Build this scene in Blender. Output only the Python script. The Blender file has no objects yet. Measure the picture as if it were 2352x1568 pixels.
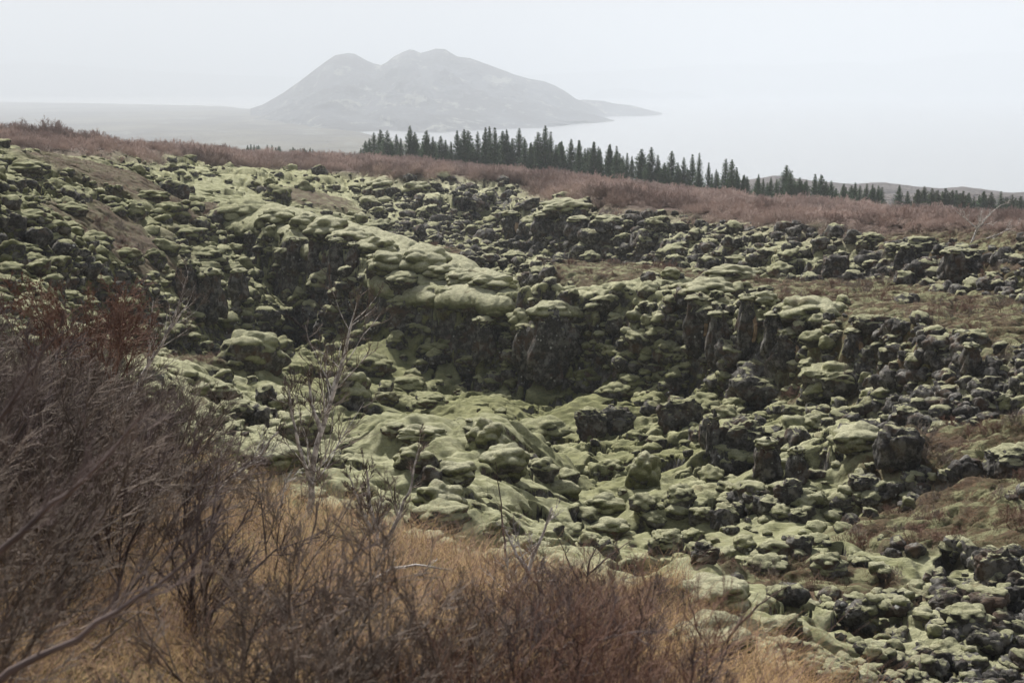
import bpy, math, random
import numpy as np
from mathutils import Vector

# ------------------------------------------------------------------ camera, sky, sun, exposure
SC = bpy.context.scene
COL = SC.collection
F = 50.0 / 36.0 * 2352.0          # focal length in picture units (picture taken as 2352 x 1568)
PITCH = math.radians(10.17)
cam_d = bpy.data.cameras.new('camera'); cam = bpy.data.objects.new('camera', cam_d); COL.objects.link(cam)
cam_d.lens = 50; cam_d.sensor_width = 36; cam_d.clip_start = 0.05; cam_d.clip_end = 60000
cam.location = (0, 0, 0); cam.rotation_euler = (math.pi / 2 - PITCH, 0, 0)
cam_d.dof.use_dof = True; cam_d.dof.focus_distance = 32; cam_d.dof.aperture_fstop = 5.6
SC.camera = cam

SUN_AZ, SUN_EL = math.radians(-21), math.radians(43)   # azimuth clockwise from +Y (the way the camera looks)
world = bpy.data.worlds.new('World'); SC.world = world; world.use_nodes = True
wt = world.node_tree; wt.nodes.clear()
wo = wt.nodes.new('ShaderNodeOutputWorld'); bg = wt.nodes.new('ShaderNodeBackground')
sky = wt.nodes.new('ShaderNodeTexSky'); sky.sky_type = 'NISHITA'; sky.sun_disc = False
sky.sun_elevation = SUN_EL; sky.sun_rotation = SUN_AZ; sky.dust_density = 4.0; sky.air_density = 1.0
mx = wt.nodes.new('ShaderNodeMixRGB'); tcw = wt.nodes.new('ShaderNodeTexCoord'); sxw = wt.nodes.new('ShaderNodeSeparateXYZ'); mrw = wt.nodes.new('ShaderNodeMapRange')   # thin cloud, dense towards the horizon
wt.links.new(tcw.outputs['Generated'], sxw.inputs[0]); wt.links.new(sxw.outputs['Z'], mrw.inputs[0]); wt.links.new(mrw.outputs[0], mx.inputs[0])
for _i, _v in enumerate((0.08, 0.42, 0.97, 0.05)): mrw.inputs[_i + 1].default_value = _v
mx.inputs[2].default_value = (8.5, 7.2, 6.1, 1)
wt.links.new(sky.outputs[0], mx.inputs[1]); wt.links.new(mx.outputs[0], bg.inputs[0])
bg.inputs[1].default_value = 0.0425
wt.links.new(bg.outputs[0], wo.inputs[0])

sun_d = bpy.data.lights.new('sun', 'SUN'); sun = bpy.data.objects.new('sun', sun_d); COL.objects.link(sun)
sun_d.energy = 5.0; sun_d.angle = math.radians(0.8); sun_d.color = (1.0, 0.965, 0.91)
sdir = Vector((math.sin(SUN_AZ) * math.cos(SUN_EL), math.cos(SUN_AZ) * math.cos(SUN_EL), math.sin(SUN_EL)))
sun.rotation_euler = (-sdir).to_track_quat('-Z', 'Y').to_euler()

SC.view_settings.view_transform = 'Standard'; SC.view_settings.look = 'None'
SC.view_settings.exposure = 0.72; SC.view_settings.gamma = 1.0
SC.render.engine = 'CYCLES'
SC.cycles.max_bounces = 6; SC.cycles.diffuse_bounces = 2; SC.cycles.volume_bounces = 1
SC.cycles.transparent_max_bounces = 4
SC.cycles.use_denoising = True
try: SC.cycles.denoiser = 'OPENIMAGEDENOISE'
except Exception: pass

RS = np.random.RandomState(7)

# ------------------------------------------------------------------ picture <-> world
CP, SP = math.cos(PITCH), math.sin(PITCH)
def ray(px, py):
    u = (np.asarray(px, float) - 1176) / F; v = (784 - np.asarray(py, float)) / F
    return np.stack([u, CP + v * SP, -SP + v * CP], -1)
def at(px, py, Y):
    d = ray(px, py); return d * (np.asarray(Y, float) / d[..., 1])[..., None]
def project(x, y, z):
    dep = y * CP - z * SP; up = y * SP + z * CP
    return 1176 + F * x / dep, 784 - F * up / dep, dep

# ------------------------------------------------------------------ noise
def _h(ix, iy, iz, s):
    h = (ix.astype(np.uint32) * np.uint32(374761393) + iy.astype(np.uint32) * np.uint32(668265263)
         + iz.astype(np.uint32) * np.uint32(2147483647 // 3) + np.uint32((s * 974711 + 12345) & 0xffffffff))
    h = (h ^ (h >> np.uint32(13))) * np.uint32(1274126177)
    h = (h ^ (h >> np.uint32(16))) * np.uint32(2246822519)
    return (h ^ (h >> np.uint32(13)))
def _f(h): return (h & np.uint32(0xffff)).astype(np.float32) / 65535.0
def gn2(x, y, s=0):
    x0 = np.floor(x); y0 = np.floor(y); fx = (x - x0).astype(np.float32); fy = (y - y0).astype(np.float32)
    ix = x0.astype(np.int64); iy = y0.astype(np.int64); z = np.zeros_like(ix)
    u = fx * fx * fx * (fx * (fx * 6 - 15) + 10); v = fy * fy * fy * (fy * (fy * 6 - 15) + 10)
    def g(a, b):
        ang = _f(_h(ix + a, iy + b, z, s)) * 6.2831853
        return np.cos(ang) * (fx - a) + np.sin(ang) * (fy - b)
    return ((g(0, 0) * (1 - u) + g(1, 0) * u) * (1 - v) + (g(0, 1) * (1 - u) + g(1, 1) * u) * v) * 1.5
def fb2(x, y, o=4, s=0, ridged=False):
    r = 0; a = 1.0; t = 0
    for i in range(o):
        n = gn2(x * 2 ** i + i * 17.3, y * 2 ** i - i * 9.1, s + i)
        if ridged: n = 1 - 2 * np.abs(n)
        r = r + a * n; t += a; a *= 0.5
    return r / t
def vn3(p, s=0):
    p0 = np.floor(p); f = p - p0; i = p0.astype(np.int64); u = f * f * (3 - 2 * f); r = 0
    for a in (0, 1):
        for b in (0, 1):
            for c in (0, 1):
                w = (u[:, 0] if a else 1 - u[:, 0]) * (u[:, 1] if b else 1 - u[:, 1]) * (u[:, 2] if c else 1 - u[:, 2])
                r = r + w * _f(_h(i[:, 0] + a, i[:, 1] + b, i[:, 2] + c, s))
    return r * 2 - 1
def pillow(x, y, s, lo=0.55, hi=1.0):
    """rounded boulders packed in a heightfield: height 0..1"""
    ix = np.floor(x).astype(np.int64); iy = np.floor(y).astype(np.int64); z = np.zeros_like(ix)
    best = np.zeros(x.shape, np.float32)
    for a in (-1, 0, 1):
        for b in (-1, 0, 1):
            h = _h(ix + a, iy + b, z, s); h2 = _h(ix + a, iy + b, z + 1, s)
            cx = ix + a + _f(h); cy = iy + b + _f(h >> np.uint32(8)); R = lo + (hi - lo) * _f(h2)
            ang = _f(h2 >> np.uint32(9)) * 3.1416; asp = 0.75 + 0.5 * _f(h2 >> np.uint32(5))
            dx = x - cx; dy = y - cy; c = np.cos(ang); q = np.sin(ang)
            d2 = ((dx * c + dy * q) * asp) ** 2 + ((-dx * q + dy * c) / asp) ** 2
            best = np.maximum(best, np.sqrt(np.maximum(0, 1 - d2 / (R * R))) * R)
    return best
def sst(x, a, b):
    t = np.clip((x - a) / (b - a), 0, 1); return t * t * (3 - 2 * t)

# ------------------------------------------------------------------ the lie of the land
class TPS:
    def __init__(s, pts, smooth=0.02):
        P = np.array(pts, float); s.P = P[:, :2] / 50; n = len(P)
        A = s.k(s.P, s.P) + smooth * np.eye(n); B = np.c_[np.ones(n), s.P]
        M = np.block([[A, B], [B.T, np.zeros((3, 3))]])
        s.w = np.linalg.solve(M, np.r_[P[:, 2], 0, 0, 0]); s.lo = P[:, 2].min() - 1.5; s.hi = P[:, 2].max() + 1.5
    def k(s, a, b):
        d2 = ((a[:, None] - b[None]) ** 2).sum(-1) + 1e-9; return 0.5 * d2 * np.log(d2)
    def __call__(s, x, y):
        sh = x.shape; q = np.c_[x.ravel(), y.ravel()] / 50; out = np.empty(len(q))
        for i in range(0, len(q), 100000):
            c = q[i:i + 100000]; out[i:i + 100000] = s.k(c, s.P) @ s.w[:-3] + s.w[-3] + c @ s.w[-2:]
        return np.clip(out, s.lo, s.hi).reshape(sh)
def P3(lst): return [tuple(at(*p)) for p in lst]

S0 = TPS([(0, 0, -1.7), (-5, 0, -1.5), (6, 0, -2.6), (0, -10, -0.9), (-14, 0, -1.2), (16, 0, -4.5), (-20, 20, -2.8), (-30, 45, -6), (25, 15, -6), (30, 40, -6.2), (22, 28, -6)] + P3([
    (1176, 1568, 5.2), (300, 1568, 5.0), (0, 1568, 5), (1800, 1568, 10.5), (600, 1350, 9), (1100, 1350, 9.5), (1450, 1400, 10.5), (0, 1350, 7), (0, 1000, 14), (300, 1000, 16),
    (600, 1200, 14), (900, 1250, 15), (1200, 1300, 13.5), (1400, 1300, 15), (650, 1080, 22), (0, 750, 26), (250, 800, 30), (450, 800, 38), (550, 850, 40),
    (650, 800, 55), (560, 640, 64), (520, 560, 68), (700, 900, 44), (800, 850, 50), (950, 880, 48), (850, 1000, 34), (1000, 1000, 34), (1050, 1150, 23), (1000, 1250, 18),
    (1100, 870, 50), (1250, 940, 45.5), (1250, 1150, 25), (1500, 1000, 38), (1500, 900, 43), (1500, 1150, 27), (1500, 1300, 19), (1650, 880, 42), (1700, 1100, 32), (1750, 1250, 24),
    (1750, 1450, 16), (2000, 1250, 23), (2000, 1450, 16), (2200, 1568, 12.5), (2352, 1400, 16), (2352, 1150, 21), (2200, 950, 27), (2352, 950, 25), (2050, 900, 32),
    (2000, 1000, 28), (1850, 890, 38), (2352, 850, 28), (850, 705, 56), (940, 722, 53.5), (1040, 745, 51.5), (960, 800, 51), (2000, 1568, 11.5)]))
S1 = TPS([(-60, 80, -7), (60, 30, -6)] + P3([
    (520, 500, 67), (660, 510, 61.5), (750, 548, 58), (860, 600, 54), (1000, 645, 51), (1180, 658, 49), (1260, 662, 48), (1400, 660, 46.5), (1560, 655, 45), (1720, 690, 41),
    (1790, 712, 39.5), (1900, 740, 37.5), (2050, 748, 35.5), (2150, 790, 33), (2352, 800, 30.5), (2352, 720, 34), (1300, 612, 60), (1400, 602, 64), (1570, 592, 64), (1250, 600, 69), (1000, 560, 64),
    (2000, 662, 46), (2200, 700, 38.5), (2000, 700, 40.5), (900, 545, 72), (650, 455, 78), (550, 440, 80), (500, 468, 70.5), (600, 466, 68), (700, 489, 64.5), (760, 506, 62), (850, 531, 58.5), (920, 555, 56.5), (1000, 577, 55), (1060, 601, 53.5), (1180, 641, 51.5), (450, 380, 96), (650, 383, 99), (740, 425, 90),
    (1700, 645, 52), (1850, 655, 48), (850, 505, 84), (1250, 600, 74), (800, 452, 96), (760, 425, 97)]))
L2 = [(820, 418, 100), (900, 413, 98), (1000, 432, 94), (1080, 425, 98), (1150, 402, 104), (1190, 440, 88), (1280, 465, 77), (1380, 490, 72.5), (1480, 498, 70), (1550, 512, 67),
      (1700, 522, 59), (1800, 548, 56), (1870, 555, 54), (2000, 550, 52), (2080, 530, 51), (2250, 560, 47), (2352, 605, 42.5)]
S2 = TPS([(-300, 400, -20), (0, 420, -32), (300, 400, -40), (-60, 30, -1), (-200, 150, -8), (120, 60, -7), (200, 200, -25), (-60, 300, -16), (100, 300, -28), (-10, 250, -17)] + P3(L2) + P3([
    (30, 385, 42), (100, 388, 46), (250, 372, 66), (330, 400, 66), (250, 450, 57), (350, 500, 58), (200, 550, 47), (420, 560, 58), (480, 620, 56), (300, 650, 47), (560, 600, 58),
    (400, 700, 50), (500, 705, 53), (100, 640, 40), (370, 378, 82), (450, 500, 66), (460, 440, 72),
    (820, 388, 150), (600, 380, 125), (500, 372, 118), (300, 340, 108), (400, 356, 110), (150, 325, 98), (50, 322, 88), (-200, 320, 80), (1000, 402, 150), (1300, 424, 145), (1300, 452, 100),
    (1600, 472, 125), (1600, 492, 92), (2000, 522, 85), (2200, 528, 90), (2352, 540, 72), (860, 384, 205), (1250, 406, 180), (1500, 438, 180), (1700, 468, 165), (2000, 494, 165),
    (2200, 524, 170), (2352, 512, 140)]))
EDGE_E = [(-400, 640, 26), (0, 650, 30), (150, 655, 40), (300, 705, 46), (420, 742, 49), (560, 728, 54), (585, 640, 58), (540, 560, 63), (450, 465, 70), (385, 395, 80)]
POLY2 = np.array([p[:2] for p in P3(EDGE_E + [(420, 378, 97), (560, 366, 106), (700, 380, 110), (780, 408, 108)] + L2)] + [(60, 40), (400, 40), (600, 600), (-600, 600), (-600, 20)])
POLY1 = np.array([p[:2] for p in P3([(500, 505, 67.5), (560, 500, 66), (655, 505, 61.5), (750, 548, 58), (860, 605, 54), (1000, 650, 51), (1180, 664, 49), (1260, 664, 48), (1400, 662, 46.5), (1560, 656, 45),
    (1640, 662, 43.5), (1720, 690, 41.3), (1790, 712, 39.5), (1900, 742, 37.5), (2060, 750, 35.5), (2150, 800, 32.6), (2352, 805, 30)])] + [(60, 26), (90, 60), (40, 90), (0, 112), (-30, 118), (-26, 96), (-20, 84)])
def sdist(x, y, poly):
    """signed distance to a polygon, positive inside"""
    d = np.full(x.shape, 1e9); ins = np.zeros(x.shape, bool); n = len(poly)
    for i in range(n):
        ax, ay = poly[i]; bx, by = poly[(i + 1) % n]; ex, ey = bx - ax, by - ay
        t = np.clip(((x - ax) * ex + (y - ay) * ey) / (ex * ex + ey * ey), 0, 1)
        d = np.minimum(d, (x - ax - t * ex) ** 2 + (y - ay - t * ey) ** 2)
        if abs(ey) > 1e-9: ins ^= ((ay > y) != (by > y)) & (x < ex * (y - ay) / ey + ax)
    d = np.sqrt(d); return np.where(ins, d, -d)
def blobs(x, y, lst):
    r = np.zeros(x.shape)
    for (px, py, Y, rx, ry) in lst:
        c = at(px, py, Y); r = np.maximum(r, 1 - np.sqrt(((x - c[0]) / rx) ** 2 + ((y - c[1]) / ry) ** 2) * 0.5 )
    return r    # 1 at a centre, .5 on its rim
HEATH = [(280, 372, 66, 4.5, 5), (430, 450, 68, 1.6, 5), (210, 430, 54, 1.6, 4), (290, 570, 52, 1.4, 4), (1420, 610, 58, 3.5, 5), (1800, 650, 48, 4, 3), (2000, 670, 43, 4.5, 3), (2150, 700, 38, 4, 4),
         (2250, 740, 34, 3, 3), (2000, 640, 45, 3, 3), (2200, 540, 52, 3, 6), (2320, 620, 44, 3, 4), (2200, 990, 25.5, 2, 1.3), (2330, 1010, 23, 2, 1.0), (2150, 1120, 22, 1.5, 1.6), (1900, 1400, 18, 1.4, 1.6),
         (720, 425, 86, 3, 4), (480, 780, 42, 2.5, 5), (2330, 1100, 20.5, 1, 1), (1000, 560, 63, 2, 2)]
PITS = [(1700, 1110, 31, 1.2, 2.0, 2.2), (690, 770, 56, 1.6, 3.5, 2.0), (1640, 905, 42.5, 2.0, 1.3, 1.4), (1250, 945, 45, 1.4, 1.3, 1.0), (2000, 900, 32, 1.0, .9, .8), (1560, 1000, 36, .8, 1.2, .8), (1830, 1140, 27, .9, .9, .9), (880, 960, 42, .9, 1.2, .7), (1320, 1010, 37, .8, .9, .7)]
RIDGES = [([(1105, 950, 43), (1120, 1010, 36), (1130, 1070, 30), (1080, 1130, 25.5), (1010, 1200, 20.5)], .75, 1.5), ([(1130, 1070, 30), (1225, 1120, 26.5)], .5, 1.1), ([(840, 860, 50), (720, 890, 46)], .6, 1.6), ([(900, 1010, 35), (965, 1075, 28)], .55, 1.2),
    ([(1570, 1350, 17.5), (1640, 1410, 15.5), (1720, 1510, 13)], .55, .9), ([(1010, 830, 51), (930, 760, 54)], .7, 1.5), ([(1380, 950, 41), (1350, 930, 43)], .6, 1.2), ([(1470, 1120, 29), (1520, 1180, 25)], .45, .9), ([(640, 1110, 20.5), (700, 1110, 20)], .3, 1.1), ([(580, 850, 40), (640, 900, 39)], .6, 1.5),
    ([(1980, 1040, 26.5), (1900, 1060, 27)], .5, 1.3), ([(1780, 1320, 20), (1900, 1330, 19.5)], .4, 1.0)]
def seg_d(x, y, pts):
    d = np.full(x.shape, 1e9)
    for (ax, ay), (bx, by) in zip(pts[:-1], pts[1:]):
        ex, ey = bx - ax, by - ay; t = np.clip(((x - ax) * ex + (y - ay) * ey) / (ex * ex + ey * ey + 1e-9), 0, 1); d = np.minimum(d, np.hypot(x - ax - t * ex, y - ay - t * ey))
    return d
FISS = [tuple(p[:2]) for p in P3([(760, 500, 68), (850, 528, 64), (920, 550, 62), (1000, 572, 60.5), (1060, 598, 59), (1180, 636, 56), (1270, 645, 52.5)])]
def land(x, y):
    wx = x + 1.1 * fb2(x * .35, y * .35, 4, 31) + .35 * fb2(x * 2.1, y * 2.1, 2, 34); wy = y + 1.1 * fb2(x * .35, y * .35, 4, 32) + .35 * fb2(x * 2.1, y * 2.1, 2, 36)
    d1 = sdist(wx, wy, POLY1); d2 = sdist(wx, wy, POLY2)
    z0, z1, z2 = S0(x, y), S1(x, y), S2(x, y)
    w1 = sst(d1, -1.2, 0.25); w2 = sst(d2, -1.6, 0.7)
    z = z0 * (1 - w1) + z1 * w1; z = z * (1 - w2) + z2 * w2
    for (ax, ay, aY, prx, pry, dp) in PITS:
        c = at(ax, ay, aY); z = z - dp * (1 - w1) * (1 - w2) * sst(1 - np.sqrt(((wx - c[0]) / prx) ** 2 + ((wy - c[1]) / pry) ** 2), 0, .45)
    carpet = np.zeros(x.shape)
    for pts_, h_, w_ in RIDGES:
        q = seg_d(wx, wy, [tuple(at(*p)[:2]) for p in pts_]) / w_; z = z + h_ * np.exp(-q * q * 1.2) * (1 - w1) * (1 - w2); carpet = np.maximum(carpet, sst(1.6 - q, 0, .7))
    z = z - 1.6 * np.exp(-(seg_d(wx, wy, FISS) / 1.9) ** 2)
    carpet = np.maximum(carpet, w1 * (1 - w2) * sst(5.2 - d1, 0, 1) * sst(1.5 - x, 0, 3)) * (1 - w2)     # the ledge and the long moss ridges are one carpet
    carpet = np.maximum(carpet, sst(fb2(x * .16, y * .16, 3, 91), .02, .25) * (1 - w1) * (1 - w2) * .8)
    heath = sst(blobs(x, y, HEATH) + .22 * fb2(x * .5, y * .5, 3, 5), .42, .6)
    # dry grass and brush on the near slope
    fore = sst(15.6 - y + np.where(x < -1, (-1 - x) * 1.0, -(x + 1) * .25) + 1.6 * fb2(x * .3, y * .3, 3, 8), -1.2, 1.2) * (1 - w2) * sst(1.75 + .5 * fb2(x * .6, y * .6, 3, 81) - x, -.25, .35)
    shrub = w2 * sst(d2 + 2 * fb2(x * .1, y * .1, 3, 9), 1.0, 4.0)
    eside = sst(-14 + (-x) - (y - 75) * .25 * 0, -1.5, 1.5) * (y < 84)
    shrub = shrub * (1 - eside * sst(84 - y, 0, 8))
    cliff = 1 - np.abs(np.minimum(1, np.minimum(np.abs(d1 + .5), np.abs(d2 + .5)) / 1.6))
    rock = (1 - fore) * (1 - shrub) * (1 - .75 * heath)
    rock = np.maximum(rock, .8 * cliff * (1 - fore))
    return z, dict(carpet=carpet, heath=heath * (1 - fore), fore=fore, shrub=shrub, rock=rock, cliff=cliff, d1=d1, d2=d2, w1=w1, w2=w2, wx=wx, wy=wy)
def detail(x, y, z, m):
    r = m['rock']; wx, wy = m['wx'], m['wy']
    big = pillow(wx / 1.7, wy / 1.7, 11) - .55; mid = pillow(wx / .75, wy / .75, 12) - .5; sml = pillow(wx / .33, wy / .33, 13) - .45
    near = sst(70 - y, 0, 25); cp = m['carpet']; bare = 1 - .75 * cp; z = z - r * (.26 + .22 * sst(y, 50, 60)) - .3 * m['w2'] * sst(3 - np.abs(m['d2']), 0, 2)
    z = z + r * (.72 * big * (1 - .55 * cp) + .36 * mid * (1 - .5 * cp) + .12 * sml * near * bare + .05 * bare * fb2(wx * 2.5, wy * 2.5, 3, 18)) + .35 * r * fb2(x * .25, y * .25, 3, 14)
    z = z + (1 - r) * (.16 * fb2(x * .8, y * .8, 3, 15) + m['heath'] * .22 * sml + .03 * fb2(x * 4, y * 4, 2, 16)) + m['shrub'] * .9 * fb2(x * .07, y * .07, 3, 17)
    # cracks that run into the blocks
    cr = np.abs(fb2(wx * .3, wy * .3, 3, 19)); z = z - r * (1 - m['shrub']) * (1 - m['heath']) * 1.1 * sst(.055 - cr, 0, .05)
    return z

# polar grid centred behind the camera
GY0 = -8.0
rr = np.concatenate([np.geomspace(9, 26, 260, endpoint=False), np.geomspace(26, 92, 1050, endpoint=False), np.geomspace(92, 440, 260)])
NA = 1150; aa = np.linspace(-math.radians(34), math.radians(34), NA)
lr = np.log(rr)
RG, AG = np.meshgrid(rr, aa, indexing='ij')
GX = RG * np.sin(AG); GY = GY0 + RG * np.cos(AG)
GZ, GM = land(GX, GY); GZ = detail(GX, GY, GZ, GM)
EDGE_DROP = sst(RG, 330, 440)
GZ = GZ - EDGE_DROP * 12
def look(arr, x, y):
    r = np.hypot(x, y - GY0); a = np.arctan2(x, y - GY0)
    fr = np.interp(np.log(np.maximum(r, 9)), lr, np.arange(len(rr))); fa = np.clip((a - aa[0]) / (aa[1] - aa[0]), 0, NA - 1.001)
    i = np.minimum(fr.astype(int), len(rr) - 2); j = fa.astype(int); u = fr - i; v = fa - j
    return (arr[i, j] * (1 - u) + arr[i + 1, j] * u) * (1 - v) + (arr[i, j + 1] * (1 - u) + arr[i + 1, j + 1] * u) * v
def hz(x, y): return look(GZ, np.asarray(x, float), np.asarray(y, float))
def hit(px, py, y0=2.5, y1=400, n=1500):
    """where the line of sight of each picture point meets the ground"""
    px = np.atleast_1d(np.asarray(px, float)); py = np.atleast_1d(np.asarray(py, float)); d = ray(px, py); d = d / d[:, 1:2]
    ys = np.geomspace(y0, y1, n); out = np.full((len(px), 3), np.nan)
    for s in range(0, len(px), 2000):
        dd = d[s:s + 2000]; X = dd[:, 0:1] * ys; Z = dd[:, 2:3] * ys; Y = np.broadcast_to(ys, X.shape)
        below = Z < hz(X, Y); k = below.argmax(1); ok = below.any(1)
        yy = ys[k]; o = dd * yy[:, None]; o[~ok] = np.nan; out[s:s + 2000] = o
    return out

# ------------------------------------------------------------------ mesh helpers
def mesh(name, V, Fc, mat=None, smooth=True, attrs=None):
    V = np.asarray(V, np.float32); me = bpy.data.meshes.new(name); me.vertices.add(len(V)); me.vertices.foreach_set('co', V.ravel())
    Fl = Fc if isinstance(Fc, list) else [Fc]
    Fl = [np.asarray(f, np.int32) for f in Fl if len(f)]
    me.loops.add(sum(f.size for f in Fl)); me.loops.foreach_set('vertex_index', np.concatenate([f.ravel() for f in Fl]))
    tot = np.concatenate([np.full(len(f), f.shape[1], np.int32) for f in Fl]); me.polygons.add(len(tot))
    me.polygons.foreach_set('loop_start', np.r_[0, np.cumsum(tot)[:-1]].astype(np.int32))
    try: me.polygons.foreach_set('loop_total', tot)
    except Exception: pass
    me.update(calc_edges=True)
    if smooth: me.polygons.foreach_set('use_smooth', np.ones(len(tot), bool))
    if attrs:
        for k, a in attrs.items():
            at_ = me.attributes.new(k, 'FLOAT', 'POINT'); at_.data.foreach_set('value', np.asarray(a, np.float32).ravel())
    if mat: me.materials.append(mat)
    return me
def ob(name, me, parent=None, loc=(0, 0, 0), rz=0, sc=1, label=None, cat=None, group=None, kind=None, link=True):
    o = bpy.data.objects.new(name, me); o.location = loc; o.rotation_euler = (0, 0, rz); o.scale = (sc, sc, sc) if np.isscalar(sc) else sc
    if parent: o.parent = parent
    for k, v in (('label', label), ('category', cat), ('group', group), ('kind', kind)):
        if v: o[k] = v
    if link: COL.objects.link(o)
    return o
def gridfaces(nr, nc):
    i = (np.arange(nr - 1)[:, None] * nc + np.arange(nc - 1)).ravel(); return np.stack([i, i + 1, i + nc + 1, i + nc], 1)

# ------------------------------------------------------------------ materials
class NT:
    def __init__(s, name):
        s.m = bpy.data.materials.new(name); s.m.use_nodes = True; s.t = s.m.node_tree; s.t.nodes.clear()
        s.out = s.n('ShaderNodeOutputMaterial'); s.b = s.n('ShaderNodeBsdfPrincipled'); s.l(s.b.outputs[0], s.out.inputs[0])
        s.b.inputs['Roughness'].default_value = .9; s.b.inputs['Specular IOR Level'].default_value = .25
    def n(s, t, **k):
        x = s.t.nodes.new(t)
        for a, b in k.items(): setattr(x, a, b)
        return x
    def l(s, a, b): s.t.links.new(a, b)
    def put(s, v, sock):
        if hasattr(v, 'is_output'): s.l(v, sock)
        elif isinstance(v, tuple): sock.default_value = (*v, 1) if len(v) == 3 else v
        else: sock.default_value = v
    def pos(s): return s.n('ShaderNodeNewGeometry').outputs['Position']
    def objpos(s): return s.n('ShaderNodeTexCoord').outputs['Object']
    def noise(s, v, scale, detail=4, rough=.6, color=False, dist=0):
        x = s.n('ShaderNodeTexNoise'); s.l(v, x.inputs['Vector']); x.inputs['Scale'].default_value = scale; x.inputs['Detail'].default_value = detail
        x.inputs['Roughness'].default_value = rough; x.inputs['Distortion'].default_value = dist; return x.outputs['Color' if color else 'Fac']
    def ma(s, op, a, b=0.0, c=0.0, clamp=False):
        x = s.n('ShaderNodeMath', operation=op, use_clamp=clamp)
        for i, v in enumerate((a, b, c)): s.put(v, x.inputs[i])
        return x.outputs[0]
    def mr(s, v, a, b, c=0.0, d=1.0):
        x = s.n('ShaderNodeMapRange', interpolation_type='SMOOTHSTEP'); s.put(v, x.inputs[0])
        for i, q in enumerate((a, b, c, d)): s.put(q, x.inputs[i + 1])
        return x.outputs[0]
    def mix(s, f, a, b):
        x = s.n('ShaderNodeMixRGB'); s.put(f, x.inputs[0]); s.put(a, x.inputs[1]); s.put(b, x.inputs[2]); return x.outputs[0]
    def attr(s, nme): return s.n('ShaderNodeAttribute', attribute_name=nme).outputs['Fac']
    def scalev(s, v, xyz):
        x = s.n('ShaderNodeVectorMath', operation='MULTIPLY'); s.l(v, x.inputs[0]); x.inputs[1].default_value = xyz; return x.outputs[0]
    def bump(s, h, dist, strength=1.0):
        x = s.n('ShaderNodeBump'); x.inputs['Distance'].default_value = dist; x.inputs['Strength'].default_value = strength; s.put(h, x.inputs['Height'])
        s.l(x.outputs[0], s.b.inputs['Normal']); return x
    def col(s, c): s.put(c, s.b.inputs['Base Color'])

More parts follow.
